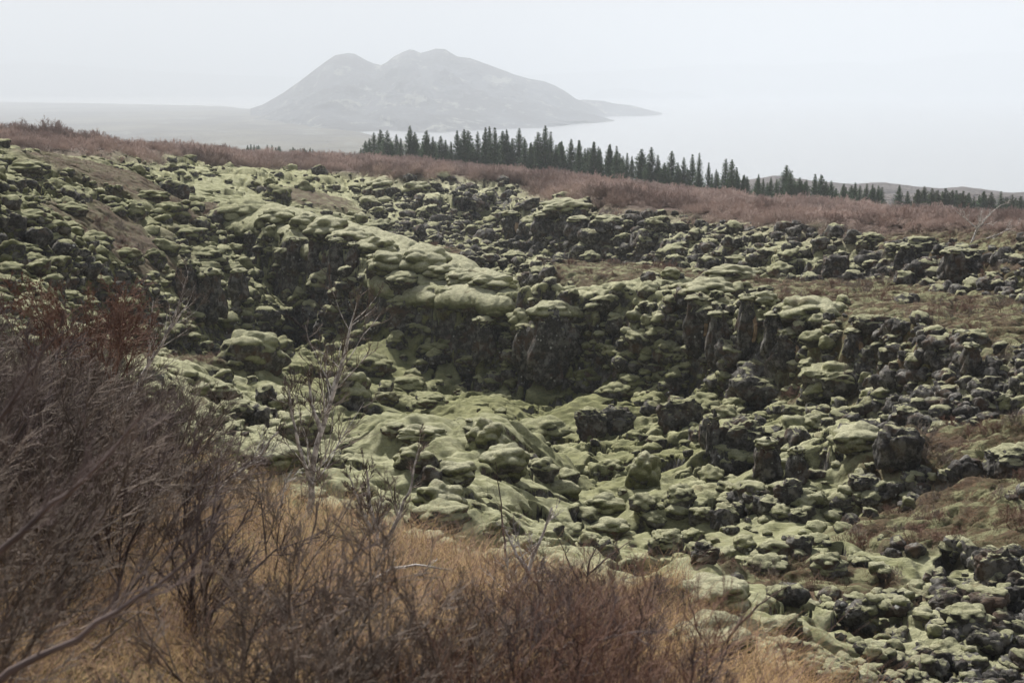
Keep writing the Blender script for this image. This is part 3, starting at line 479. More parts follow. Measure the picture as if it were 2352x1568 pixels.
# ---- the rocks one can name: (px, py, width, height, kind, moss, label)
HERO = [
 (560, 487, 150, 60, 'cushion', 'c', 'wide pale moss cushion at the far left end of the ledge', 'the wide cushion at the far end of the ledge'),
 (640, 500, 95, 46, 'cushion', 'c', 'pale moss cushion next along the ledge from its wide far end', 'the second ledge cushion'),
 (703, 517, 90, 52, 'cushion', 'c', 'rounded pale moss cap above the tallest dark columns of the ledge', 'the cap over the dark columns'),
 (752, 532, 110, 62, 'cushion', 'c', 'bulging pale moss cap just right of the cap over the dark columns', 'the bulging ledge cap'),
 (806, 552, 120, 62, 'cushion', 'c', 'pale moss cap where the ledge turns towards the viewer', 'the ledge cap at the turn'),
 (862, 572, 115, 56, 'cushion', 'c', 'smooth pale moss cap at the middle of the ledge', 'the smooth middle ledge cap'),
 (905, 608, 125, 60, 'cushion', 'c', 'broad pale moss cap hanging furthest over the middle of the ledge', 'the overhanging ledge cap'),
 (972, 600, 130, 66, 'cushion', 'c', 'largest whitish green moss cap on the crest of the ledge', 'the largest ledge cap'),
 (1020, 628, 110, 50, 'cushion', 'c', 'low moss cap below the largest cap of the ledge', 'the low ledge cap'),
 (1072, 641, 110, 48, 'cushion', 'c', 'pale moss cap near the right end of the ledge', 'the cap near the ledge end'),
 (1132, 652, 120, 46, 'cushion', 'c', 'last flat moss cap where the ledge runs out to the right', 'the last ledge cap'),
 (745, 652, 85, 60, 'cushion', 'g', 'green moss boulder on the wall below the bulging ledge cap', 'the green boulder under the ledge'),
 (800, 645, 56, 44, 'cushion', 'g', 'small round moss boulder at the foot of a ledge column', 'the round boulder under the ledge'),
 (925, 643, 92, 44, 'cushion', 'g', 'oblong green boulder tucked under the overhanging ledge cap', 'the oblong boulder under the ledge'),
 (690, 700, 66, 76, 'cushion', 'g', 'tall bright green moss boulder in the shade of the chasm head', 'the bright boulder in the chasm head'),
 (612, 742, 84, 56, 'cushion', 'g', 'green moss boulder at the darkest corner of the chasm', 'the boulder in the dark corner'),
 (580, 812, 175, 105, 'cushion', 'g', 'big humped green moss mound at the left edge of the chasm', 'the big humped mound'),
 (806, 902, 112, 92, 'cushion', 'g', 'round green moss boulder behind the slender white birch', 'the round boulder behind the birch'),
 (935, 884, 104, 46, 'cushion', 'c', 'long flat-topped moss boulder standing clear on the chasm floor', 'the long flat-topped boulder'),
 (886, 917, 70, 40, 'cushion', 'g', 'smaller flat moss boulder in front of the long flat-topped one', 'the smaller flat boulder'),
 (992, 922, 76, 36, 'cushion', 'g', 'low moss boulder to the right of the long flat-topped one', 'the low boulder right of the long one'),
 (850, 842, 120, 62, 'cushion', 'g', 'broad dark green moss boulder above the round boulder', 'the broad dark green boulder'),
 (932, 706, 104, 58, 'cushion', 'g', 'green moss boulder with a peaked top below the middle of the ledge', 'the peaked green boulder'),
 (985, 752, 120, 50, 'cushion', 'g', 'wide green boulder just below the peaked one', 'the wide boulder below the peaked one'),
 (1010, 800, 130, 62, 'cushion', 'g', 'grey green moss boulder halfway down the rubble slope', 'the halfway boulder'),
 (1090, 835, 95, 52, 'cushion', 'g', 'green moss boulder with a brown patch on its top', 'the brown-patched boulder'),
 (1124, 700, 86, 56, 'block', 'b', 'knobbly grey rock crowning a dark stack on the wall', 'the crown of the dark stack'),
 (1138, 738, 112, 42, 'cushion', 'c', 'pale moss slab lying on the shoulder of the dark stack', 'the slab on the dark stack'),
 (1208, 742, 92, 66, 'cushion', 'c', 'pale moss cushion draped down the left side of the rock tower', 'the cushion draped on the tower'),
 (1138, 808, 56, 26, 'cushion', 'g', 'small bright moss cushion stuck on the dark wall', 'the small bright cushion'),
 (1348, 880, 82, 66, 'cushion', 'g', 'smooth upright green boulder at the right foot of the rock tower', 'the smooth upright boulder'),
 (1412, 908, 92, 54, 'cushion', 'g', 'green boulder leaning on the smooth upright one', 'the leaning green boulder'),
 (1356, 972, 78, 72, 'block', 'd', 'reddish dark lava block with bare sides on the chasm floor', 'the reddish block'),
 (1420, 972, 96, 72, 'block', 'd', 'dark lava block flecked with white lichen beside the reddish one', 'the flecked block'),
 (1560, 952, 110, 84, 'block', 'd', 'large dark lava block with a pale moss shoulder', 'the large dark block'),
 (1628, 1000, 50, 90, 'block', 'd', 'narrow upright lava block above the deep pit', 'the narrow upright block'),
 (1755, 900, 190, 130, 'block', 'd', 'massive lichen-spotted lava block in front of the cliff', 'the massive block'),
 (1935, 880, 190, 90, 'block', 'b', 'long grey lava block to the right of the massive one', 'the long grey block'),
 (1898, 893, 62, 34, 'cushion', 'g', 'bright green moss cushion in front of the long grey block', 'the bright cushion at the grey block'),
 (1700, 1010, 120, 100, 'block', 'd', 'dark craggy block on the left rim of the deep pit', 'the craggy rim block'),
 (1860, 975, 60, 50, 'cushion', 'c', 'domed pale moss cushion above the dark pit wall', 'the domed pale cushion'),
 (1975, 1012, 150, 76, 'cushion', 'c', 'broad pale green moss hump on the right side of the pit', 'the broad pale hump'),
 (2068, 1040, 110, 120, 'block', 'd', 'big dark boulder with a green crest beside the broad pale hump', 'the big crested boulder'),
 (1985, 1110, 76, 42, 'block', 'd', 'dark rock with a bright white lichen patch', 'the white-patched rock'),
 (1815, 1130, 74, 56, 'block', 'd', 'dark angular boulder at the mouth of the deep pit', 'the boulder at the pit mouth'),
 (2320, 1060, 120, 72, 'block', 'b', 'dark knobbly outcrop on the brown heath at the right margin', 'the outcrop on the heath'),
 (1120, 1010, 110, 90, 'cushion', 'c', 'high smooth crest of the long moss ridge', 'the crest of the moss ridge'),
 (1160, 1060, 120, 86, 'cushion', 'c', 'sloping moss shoulder below the crest of the ridge', 'the shoulder of the moss ridge'),
 (1050, 1090, 96, 62, 'cushion', 'c', 'rounded moss knob jutting from the long moss ridge', 'the jutting moss knob'),
 (1010, 1150, 130, 96, 'cushion', 'c', 'broad pale moss hump at the near end of the ridge', 'the near hump of the ridge'),
 (1015, 1185, 150, 70, 'cushion', 'g', 'dark-bottomed moss bulge overlooking the near brush', 'the dark-bottomed bulge'),
 (955, 1055, 110, 72, 'cushion', 'g', 'olive moss hump left of the long moss ridge', 'the olive hump'),
 (965, 1000, 120, 50, 'cushion', 'c', 'flat pale moss boulder behind the olive hump', 'the flat boulder behind the olive hump'),
 (905, 990, 80, 46, 'cushion', 'g', 'greyish moss boulder left of the flat one', 'the greyish boulder'),
 (1240, 1080, 90, 60, 'cushion', 'g', 'green moss boulder at the right foot of the long ridge', 'the boulder at the ridge foot'),
 (1250, 985, 130, 50, 'cushion', 'c', 'flat slab of moss spreading over a dark hollow', 'the slab over the hollow'),
 (1480, 1085, 84, 100, 'cushion', 'c', 'upright tongue of pale moss between dark hollows', 'the upright moss tongue'),
 (1400, 1075, 70, 46, 'cushion', 'g', 'mossy boulder left of the upright moss tongue', 'the boulder left of the tongue'),
 (1560, 1140, 80, 60, 'cushion', 'g', 'green boulder in the hollow right of the upright moss tongue', 'the boulder right of the tongue'),
 (1385, 1160, 110, 56, 'cushion', 'c', 'pale moss boulder with a grey edge above the brush', 'the grey-edged boulder'),
 (1400, 1215, 120, 50, 'cushion', 'c', 'flat pale moss sheet just above the brown brush', 'the flat moss sheet'),
 (1530, 1250, 90, 60, 'block', 'b', 'square dark boulder with a pale top beside the brush', 'the square pale-topped boulder'),
 (1620, 1275, 70, 52, 'block', 'd', 'dark wedge-shaped boulder in the moss below the pit', 'the wedge boulder'),
 (1760, 1300, 110, 56, 'cushion', 'g', 'green moss mound in the middle of the near rubble', 'the middle green mound'),
 (1905, 1300, 96, 60, 'cushion', 'g', 'grey green mound right of the middle one', 'the right grey green mound'),
 (1640, 1365, 190, 86, 'cushion', 'c', 'long mossy back of rock behind the big moss slab', 'the long mossy back'),
 (1640, 1470, 210, 130, 'cushion', 'c', 'big smooth moss slab at the edge of the brown brush', 'the big smooth slab'),
 (1980, 1410, 76, 46, 'block', 'd', 'dark flecked rock on the brown patch near the bottom', 'the flecked rock near the bottom'),
 (2220, 1420, 130, 70, 'cushion', 'g', 'pale green moss boulder in the lower right rubble', 'the lower right boulder'),
 (2290, 1300, 110, 90, 'block', 'd', 'brown angular rock at the right margin', 'the brown angular rock'),
 (2180, 1500, 110, 76, 'cushion', 'g', 'rounded olive moss boulder at the bottom right', 'the olive boulder at the bottom right'),
 (60, 392, 120, 34, 'cushion', 'g', 'moss capped brow of the small cliff at the left margin', 'the brow of the left cliff'),
 (62, 505, 118, 46, 'cushion', 'g', 'wide bright moss cushion on the lower shelf at the left margin', 'the wide left shelf cushion'),
 (70, 535, 100, 36, 'cushion', 'c', 'moss cushion just under the wide one at the left margin', 'the lower left shelf cushion'),
 (55, 575, 90, 34, 'cushion', 'g', 'lowest moss cushion of the left shelf', 'the lowest left shelf cushion'),
 (165, 482, 80, 36, 'cushion', 'g', 'flat green moss cushion high on the left slope', 'the flat cushion on the left slope'),
 (350, 452, 76, 30, 'cushion', 'g', 'green moss cushion near the top of the left slope', 'the upper slope cushion'),
 (395, 490, 90, 50, 'cushion', 'g', 'domed moss cushion in the middle of the left slope', 'the domed slope cushion'),
 (430, 540, 96, 46, 'cushion', 'g', 'moss boulder on the brow above the dark cliff', 'the brow boulder'),
 (295, 590, 84, 46, 'cushion', 'g', 'bright olive moss boulder low on the left slope', 'the low slope boulder'),
 (355, 595, 62, 50, 'cushion', 'g', 'rounded olive moss boulder beside the bright olive one', 'the rounded slope boulder'),
 (480, 590, 96, 50, 'cushion', 'g', 'moss boulder overhanging the dark left cliff', 'the overhanging left boulder'),
 (535, 622, 66, 40, 'cushion', 'g', 'olive boulder on the corner of the dark left cliff', 'the corner boulder'),
 (400, 645, 50, 36, 'cushion', 'g', 'small pale moss cushion on the face of the dark left cliff', 'the small cliff cushion'),
 (160, 683, 60, 36, 'cushion', 'g', 'yellow green moss boulder among the brush at the left', 'the yellow green boulder'),
 (205, 735, 80, 50, 'cushion', 'g', 'grey and green boulder just behind the left thicket', 'the boulder behind the thicket'),
 (630, 1055, 150, 80, 'cushion', 'c', 'yellowish moss hummock behind the white birch trunk', 'the yellowish hummock'),
 (690, 990, 110, 80, 'cushion', 'g', 'dark olive moss mound left of the birch crown', 'the dark olive mound'),
 (868, 430, 76, 36, 'cushion', 'c', 'moss dome on the left knoll of the far ridge', 'the left knoll dome'),
 (960, 436, 80, 40, 'cushion', 'c', 'moss dome on the second knoll of the far ridge', 'the second knoll dome'),
 (1300, 478, 120, 36, 'cushion', 'c', 'long pale moss brow on top of the far wall', 'the far wall brow'),
 (1400, 508, 90, 34, 'cushion', 'c', 'pale moss brow towards the right of the far wall', 'the right far wall brow'),
 (1510, 520, 70, 44, 'block', 'b', 'bare grey hump of rock on the skyline of the far wall', 'the bare grey hump'),
 (870, 517, 70, 26, 'cushion', 'c', 'lone moss boulder behind the ledge', 'the lone boulder behind the ledge'),
 (2000, 560, 80, 50, 'block', 'b', 'mossy crag on the right-hand outcrop', 'the crag of the right outcrop'),
 (2110, 575, 110, 60, 'block', 'b', 'broad dark crag with a moss rim on the right-hand outcrop', 'the broad dark crag'),
 (2240, 600, 110, 56, 'block', 'b', 'lichened crag at the far right of the outcrop', 'the lichened crag'),
 (1920, 615, 66, 60, 'block', 'd', 'isolated pale-sided rock leaning in front of the outcrop', 'the leaning rock'),
 (1540, 630, 46, 36, 'cushion', 'c', 'upright pale moss block on the rim of the middle shelf', 'the upright rim block'),
 (1680, 632, 130, 30, 'cushion', 'c', 'flat pale moss patch of rock on the middle shelf', 'the flat rock on the middle shelf'),
 (1630, 668, 150, 50, 'cushion', 'c', 'moss brow over the dark mouth of the cliff', 'the brow of the cliff'),
 (1755, 690, 80, 44, 'cushion', 'c', 'rounded moss cap to the right of the dark cliff mouth', 'the rounded cliff cap'),
 (1860, 715, 150, 66, 'cushion', 'c', 'big flat moss bed hanging over the right end of the cliff', 'the big flat moss bed'),
 (2010, 745, 110, 44, 'block', 'b', 'dark topped rock at the right end of the cliff', 'the dark topped rock'),
]
MAT3 = {'c': M_CUSH, 'g': M_BOULD, 'd': M_DARK, 'b': M_BOULD}
hp = hit([h[0] for h in HERO], [h[1] + h[3] * .38 for h in HERO])
hero_pos = []
GRP = {'cushion': 'moss covered boulders', 'block': 'bare lava blocks'}
for i, (h, p) in enumerate(zip(HERO, hp)):
    px, py, w, hh, kind, ms, lab, short = h
    if np.isnan(p[0]): continue
    dep = p[1] * CP - p[2] * SP; wm = w / F * dep / 2; hm = hh / F * dep / 2 * 1.12
    n = 4 if w < 60 else 5
    V, Fc = rock_shape(kind, n, 100 + i)
    e = np.ptp(V, axis=0) / 2
    sx, sz = wm / e[0], max(hm / e[2], wm * .42 / e[2]); sy = min(sx, sz * 1.2) * (1.1 if kind == 'cushion' else 1.0) * RS.uniform(.85, 1.1)
    V = V * (sx, sy, sz)
    depth_back = e[1] * sy * .55; cpt = at(px, py, p[1] + depth_back)
    nm = 'mossy_boulder' if ms in 'cg' else 'lava_block'
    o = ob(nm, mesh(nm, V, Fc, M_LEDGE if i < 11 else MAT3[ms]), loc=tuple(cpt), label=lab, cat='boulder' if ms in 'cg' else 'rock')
    hero_pos.append((px, py, w, hh, short, lab)); RXYZ.append((*cpt, wm))
RXYZ = np.array(RXYZ)

# ---- the long ledge: one continuous moss-covered slab, lobed along its overhanging lip
LIP = [(470, 500, 69), (520, 510, 67), (590, 512, 65), (650, 528, 62.5), (700, 548, 60.6), (750, 566, 59), (800, 588, 57), (845, 618, 54.8), (890, 648, 53), (950, 660, 52), (1010, 668, 51), (1080, 674, 50), (1140, 682, 49.3), (1195, 672, 49.2)]
CREST = [(478, 466, 72), (540, 463, 70.5), (610, 468, 68.2), (690, 487, 65.2), (750, 503, 63), (805, 519, 60.6), (860, 533, 59), (925, 554, 57.3), (990, 574, 55.8), (1050, 597, 54.3), (1110, 619, 52.9), (1150, 634, 52), (1180, 648, 51.2), (1200, 660, 50.4)]
def ledge():
    L = np.array(P3(LIP)); C = np.array(P3(CREST)); n, m = 620, 90; u = np.linspace(0, 1, n)
    def rs_(A): t = np.linspace(0, 1, len(A)); return np.stack([np.interp(u, t, A[:, k]) for k in range(3)], 1)
    L, C = rs_(L), rs_(C); k = np.ones(15) / 15
    for A in (L, C):
        for q in range(3): A[7:-7, q] = np.convolve(A[:, q], k, 'valid')
    d = C - L; w = np.linalg.norm(d[:, :2], axis=1, keepdims=True); side = d / w
    T = np.linspace(-.55, 1.45, m); V = np.empty((n, m, 3)); arc = np.r_[0, np.cumsum(np.linalg.norm(np.diff(L, axis=0), axis=1))]
    lob = .42 * pillow(arc / 1.35, arc * 0 + .5, 41) + .22 * pillow(arc / .6, arc * 0 + .3, 42)
    ends = np.minimum(1, np.minimum(u, 1 - u) * 14) ** .5
    for j, t in enumerate(T):
        tc = min(max(t, 0), 1); p = L + d * tc; e = 0
        if t < 0: a = -t / .55 * 2.3; p = p - side * (np.sin(a) * (.12 + lob))[:, None]; p[:, 2] -= (1 - math.cos(a)) * (.20 + .42 * lob)
        if t > 1: a = (t - 1) / .45 * 2.0; p = p + side * math.sin(a) * .5; p[:, 2] -= (1 - math.cos(a)) * .55
        V[:, j] = p
    X, Y = V[..., 0], V[..., 1]; b = pillow(X / 1.25, Y / 1.6, 43) - .55; c = pillow(X / .55, Y / .7, 44) - .5
    V[..., 2] += (.26 * b + .10 * c + .03 * fb2(X * 4, Y * 4, 3, 45)) * (.35 + .65 * np.exp(-np.maximum(0, -T) * 4))[None] - (1 - ends)[:, None] * .5 + .06
    V[..., 1] += .05 * fb2(X * 3, V[..., 2] * 5, 3, 46)
    return mesh('moss_ledge', V.reshape(-1, 3), gridfaces(n, m)[:, ::-1], M_LEDGE)
ob('moss_ledge', ledge(), label='long pale moss-covered ledge running down over the dark chasm wall from upper left to centre', cat='rock ledge')

# ---- columns of the cliffs: upright pillars of basalt, each with its moss cap, some with an added slab coloured as a sunlit face
PILLAR = [(676, 590, 44, 100, 'left-hand dark column under the bulging ledge cap', 0), (726, 590, 46, 110, 'tall dark column under the cap over the ledge corner', 0), (772, 588, 40, 90, 'narrow dark column in the middle of the ledge wall', 0),
    (812, 592, 38, 76, 'short dark column under the turn of the ledge', 0), (860, 616, 40, 66, 'stubby dark column beside the overhanging ledge cap', 0), (1265, 790, 130, 190, 'free-standing rock tower in the middle of the chasm wall', 0),
    (1205, 800, 60, 120, 'dark buttress leaning on the left side of the rock tower', 0), (1110, 780, 60, 110, 'dark stack of rock left of the rock tower', 0),
    (1600, 745, 60, 150, 'column at the left of the dark cliff mouth with a pale tan face', 1), (1650, 780, 60, 150, 'broad column below the dark cliff mouth', 0), (1715, 750, 56, 170, 'leaning lichen-white column right of the dark cliff mouth', 1),
    (1775, 770, 50, 120, 'short column with a tan edge under the rounded cliff cap', 1), (1810, 800, 66, 90, 'stout column beneath the big flat moss bed', 1), (480, 680, 80, 130, 'bare grey cliff column of the dark left wall', 0), (430, 650, 60, 110, 'dark column at the left of the left wall', 0),
    (550, 660, 50, 90, 'lichen-flecked column at the corner of the left wall', 0), (1175, 520, 50, 70, 'reddish column in the far wall', 1), (1250, 520, 70, 66, 'grey fluted column in the far wall', 0), (1330, 530, 70, 66, 'wide grey column right of the fluted one', 0),
    (2080, 600, 56, 80, 'rounded dark column of the right-hand outcrop', 0), (2190, 610, 70, 80, 'dark column at the right of the outcrop', 0), (1960, 790, 50, 70, 'brownish column under the dark topped rock', 1), (2230, 830, 50, 90, 'thin dark column standing above the right rubble', 0),
    (1640, 1000, 40, 110, 'slim pillar over the deep pit', 0), (1760, 1060, 70, 110, 'black pillar at the back of the deep pit', 0), (1830, 1070, 56, 90, 'rough pillar right of the black one in the pit', 0)]
s = NT('sunlit_tan_face'); s.col(s.mix(s.mr(s.noise(s.pos(), 4, 5, .7), .4, .6), (.46, .33, .22), (.22, .15, .095))); s.bump(s.noise(s.pos(), 8, 4), .03, .6); M_TAN = s.m  # tan of the columns' lit sides, sunlight painted into the colour
pp = hit([h[0] for h in PILLAR], [h[1] + h[3] * .45 for h in PILLAR])
for i, (h, p) in enumerate(zip(PILLAR, pp)):
    px, py, w, hh, lab, tan = h
    if np.isnan(p[0]): continue
    dep = p[1] * CP - p[2] * SP; wm = w / F * dep / 2; hm = hh / F * dep / 2 * 1.05
    V, Fc = rock_shape('pillar', 5, 300 + i); e = np.ptp(V, axis=0) / 2; V = V * (wm / e[0], wm / e[1] * 1.1, hm / e[2])
    c = at(px, py, p[1] + wm * .1); RXYZ = np.vstack([RXYZ, [c[0], c[1] - wm * .5, c[2], wm * 1.6]])
    o = ob('basalt_stack', mesh('basalt_stack', V, Fc, M_DARK), loc=tuple(c), label=lab, cat='rock pillar')
    V2, F2 = rock_shape('cushion', 4, 400 + i); V2 = V2 * (wm * .78, wm * .78, min(wm * .6, hm * .4)) + (0, wm * .1, hm * .74)
    ob('moss_cap', mesh('moss_cap', V2, F2, M_CUSH), parent=o)
    if tan:
        V3, F3 = rock_shape('block', 4, 500 + i); V3 = V3 * (wm * .26, wm * .25, hm * .42) + (wm * .50, -wm * .78, -hm * .05)
        ob('sunlit_face', mesh('sunlit_face', V3, F3, M_TAN), parent=o, label='pale tan face with sunlight put into its colour')

# ---- the next largest rocks as things of their own, each told by the named rock nearest to it
HX = np.array([[h[0], h[1]] for h in hero_pos])
vis = []
for j in order:
    if len(vis) >= 190: break
    x, y = Q['px'][j], Q['py'][j]
    if not (10 < x < 2340 and 380 < y < 1555): continue
    if min(np.hypot(RXYZ[:, 0] - pts[j, 0], RXYZ[:, 1] - pts[j, 1]) - RXYZ[:, 3]) < size[j] * .5: continue
    if any(np.hypot(pts[k, 0] - pts[j, 0], pts[k, 1] - pts[j, 1]) < (size[k] + size[j]) * .55 for k in vis): continue
    vis.append(j)
vset = set(vis); used = set(); IND = {}
for j in vis:
    kind = kinds[j]; v = j % NV[kind]; key = (kind, v)
    dark = kind == 'block' and (j // 7) % 2 == 0
    if key + (dark,) not in IND: IND[key + (dark,)] = mesh('mossy_boulder', *VAR[kind, 4, v], M_DARK if dark else M_BOULD)
    x, y = Q['px'][j], Q['py'][j]; dd = np.hypot((HX[:, 0] - x), (HX[:, 1] - y) * 1.3); lab = None
    for k in np.argsort(dd)[:9]:
        dx, dy = x - HX[k, 0], y - HX[k, 1]
        rel = ('right of' if dx > 0 else 'left of') if abs(dx) > abs(dy) * 1.4 else (('below' if dy > 0 else 'above') if abs(dy) > abs(dx) * 1.4 else ('below and right of' if dx > 0 and dy > 0 else 'below and left of' if dy > 0 else 'above and right of' if dx > 0 else 'above and left of'))
        szw = 'small' if app[j] < 22 else 'middling' if app[j] < 34 else 'large'
        lk = ('dark lichened block' if dark else 'moss-topped block') if kind == 'block' else 'moss cushion boulder'
        cand = f'{szw} {lk} {rel} {hero_pos[k][4]}'
        if cand not in used and len(cand.split()) <= 16: lab = cand; break
    if lab is None: lab = f'rough rock well {rel} {hero_pos[int(np.argmin(dd))][4]}'
    used.add(lab)
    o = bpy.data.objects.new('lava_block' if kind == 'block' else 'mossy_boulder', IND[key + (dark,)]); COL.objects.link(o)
    o.location = (pts[j, 0], pts[j, 1], pts[j, 2] + size[j] * .12); o.scale = [size[j] * RS.uniform(.85, 1.15) for _ in range(3)]
    o.rotation_euler = (RS.uniform(-.25, .25), RS.uniform(-.25, .25), RS.uniform(0, 6.28)); o['label'] = lab; o['category'] = 'boulder' if kind == 'cushion' else 'rock'; o['group'] = GRP[kind]

# ---- all the smaller rubble as one mass
def rubble():
    Vs = []; Fs = []; off = 0; mi = []
    for j in range(npt):
        if j in vset: continue
        if RXYZ.size and (np.hypot(RXYZ[:, 0] - pts[j, 0], RXYZ[:, 1] - pts[j, 1]) < RXYZ[:, 3] * .5).any(): continue
        n = 3 if app[j] > 9 else 2; k = kinds[j]; V, Fc = VAR[k, n, j % NV[k]]
        s = size[j] * RS.uniform(.8, 1.2, 3); R = rotm(RS.uniform(0, 6.28), RS.uniform(-.3, .3), RS.uniform(-.3, .3))
        Vs.append((V * s) @ R.T + (pts[j] + (0, 0, size[j] * RS.uniform(-.1, .22)))); Fs.append(Fc + off); off += len(V)
        mi.append(np.full(len(Fc), (4, 2, 4, 4, 0)[(j * 7919) % 5] if pts[j, 1] > 50 and pts[j, 0] > -8 or (pts[j, 0] > .2 * pts[j, 1] + 1.5 and j % 3) else (j * 7919) % 5, np.int32))
    me = mesh('rubble', np.concatenate(Vs), np.concatenate(Fs)); mi = np.concatenate(mi)
    for m in (M_BOULD, M_BOULD, M_DARK, M_CUSH, M_GREY): me.materials.append(m)
    me.polygons.foreach_set('material_index', mi); print('rubble rocks', len(Vs), 'verts', off); return me
ob('rubble', rubble(), kind='stuff', label='mass of smaller mossy lava rubble covering the chasm and its walls', cat='rubble')

# ------------------------------------------------------------------ twigs, grass and trees
def nrm(v): return v / np.maximum(np.linalg.norm(v, axis=-1, keepdims=True), 1e-9)
def grow(base, d, L, K, wob, up, rs, bias=(0, 0, 0)):
    """N bent stalks of K points each"""
    P = np.empty((len(base), K, 3)); P[:, 0] = base; d = nrm(d); b = np.array(bias)
    for k in range(1, K):
        d = nrm(d + rs.normal(0, wob, d.shape) + np.array([0, 0, up]) + b); P[:, k] = P[:, k - 1] + d * (L / (K - 1))[:, None]
    return P
def branch(P, n, l0, l1, ang, rs, tmin=.25, tmax=1.0):
    """n side shoots on each path: base points, directions, lengths"""
    M, K, _ = P.shape; idx = np.repeat(np.arange(M), n); t = rs.uniform(tmin, tmax, len(idx)) * (K - 1); i = np.minimum(t.astype(int), K - 2); f = (t - i)[:, None]
    A = P[idx, i]; B = P[idx, i + 1]; tang = nrm(B - A); r = nrm(np.cross(tang, rs.normal(0, 1, tang.shape))); a = rs.normal(ang, .22, len(idx))[:, None]
    plen = np.linalg.norm(np.diff(P, axis=1), axis=2).sum(1)[idx]
    return A + (B - A) * f, tang * np.cos(a) + r * np.sin(a), plen * rs.uniform(l0, l1, len(idx)) * (1.15 - .6 * t / (K - 1)), t / (K - 1)
def tubes(P, r0, r1, sides):
    M, K, _ = P.shape; ax = nrm(P[:, -1] - P[:, 0]); ref = np.where(np.abs(ax[:, 2:3]) < .8, np.array([[0, 0, 1.0]]), np.array([[1.0, 0, 0]]))
    u = nrm(np.cross(ax, ref)); v = np.cross(ax, u); R = np.asarray(r0)[:, None] + (np.asarray(r1) - np.asarray(r0))[:, None] * np.linspace(0, 1, K)[None]
    if sides == 1:
        V = np.stack([P - u[:, None] * R[..., None], P + u[:, None] * R[..., None]], 2); s = 2
    else:
        a = np.arange(sides) * 2 * np.pi / sides; V = P[:, :, None] + R[:, :, None, None] * (np.cos(a)[None, None, :, None] * u[:, None, None] + np.sin(a)[None, None, :, None] * v[:, None, None]); s = sides
    base = (np.arange(M) * K * s)[:, None, None] + (np.arange(K - 1) * s)[None, :, None]
    j = np.arange(s if s > 2 else 1)[None, None]; jn = (j + 1) % s
    q = np.stack([base + j, base + jn, base + jn + s, base + j + s], -1).reshape(-1, 4)
    return V.reshape(-1, 3), q
def join(parts):
    V = []; Fq = []; off = 0
    for v, q in parts: V.append(v); Fq.append(q + off); off += len(v)
    return np.concatenate(V), np.concatenate(Fq)
def shrub_mesh(name, seed, mat, H=1.0, stems=9, n1=8, n2=6, n3=4, spread=.55, r=.011, lean=(0, 0, 0), fine=3, wob=.16, rt=.0022, l3=(.35, .7), width=.25):
    rs = np.random.RandomState(seed); a = rs.uniform(0, 6.28, stems); q = rs.uniform(0, 1, stems) ** .5
    b = np.c_[np.cos(a) * q * width, np.sin(a) * q * width, np.full(stems, -.08)] * H
    d = np.c_[np.cos(a) * q * spread, np.sin(a) * q * spread, np.ones(stems)]
    P0 = grow(b, d, H * rs.uniform(.65, 1.05, stems), 7, wob, .05, rs, lean); out = [tubes(P0, np.full(stems, r), np.full(stems, r * .3), 4)]
    b, d, L, t = branch(P0, n1, .28, .6, .6, rs, .15); P1 = grow(b, d, L, 5, wob, .08, rs, lean); rr1 = r * .5 * (1.1 - .6 * t); out.append(tubes(P1, rr1, np.maximum(rr1 * .4, rt), 3))
    b, d, L, t = branch(P1, n2, .35, .75, .6, rs, .12); P2 = grow(b, d, L, 4, wob, .06, rs, lean); out.append(tubes(P2, np.full(len(b), max(rt * 1.5, r * .2)), np.full(len(b), rt), 3 if fine == 3 else 1))
    if n3:
        b, d, L, t = branch(P2, n3, *l3, .6, rs, .1); P3_ = grow(b, d, L, 3, wob, .05, rs, lean); out.append(tubes(P3_, np.full(len(b), rt * 1.2), np.full(len(b), rt * .7), 3 if fine == 3 else 1))
    return mesh(name, *join(out), mat), (P3_ if n3 else P2)

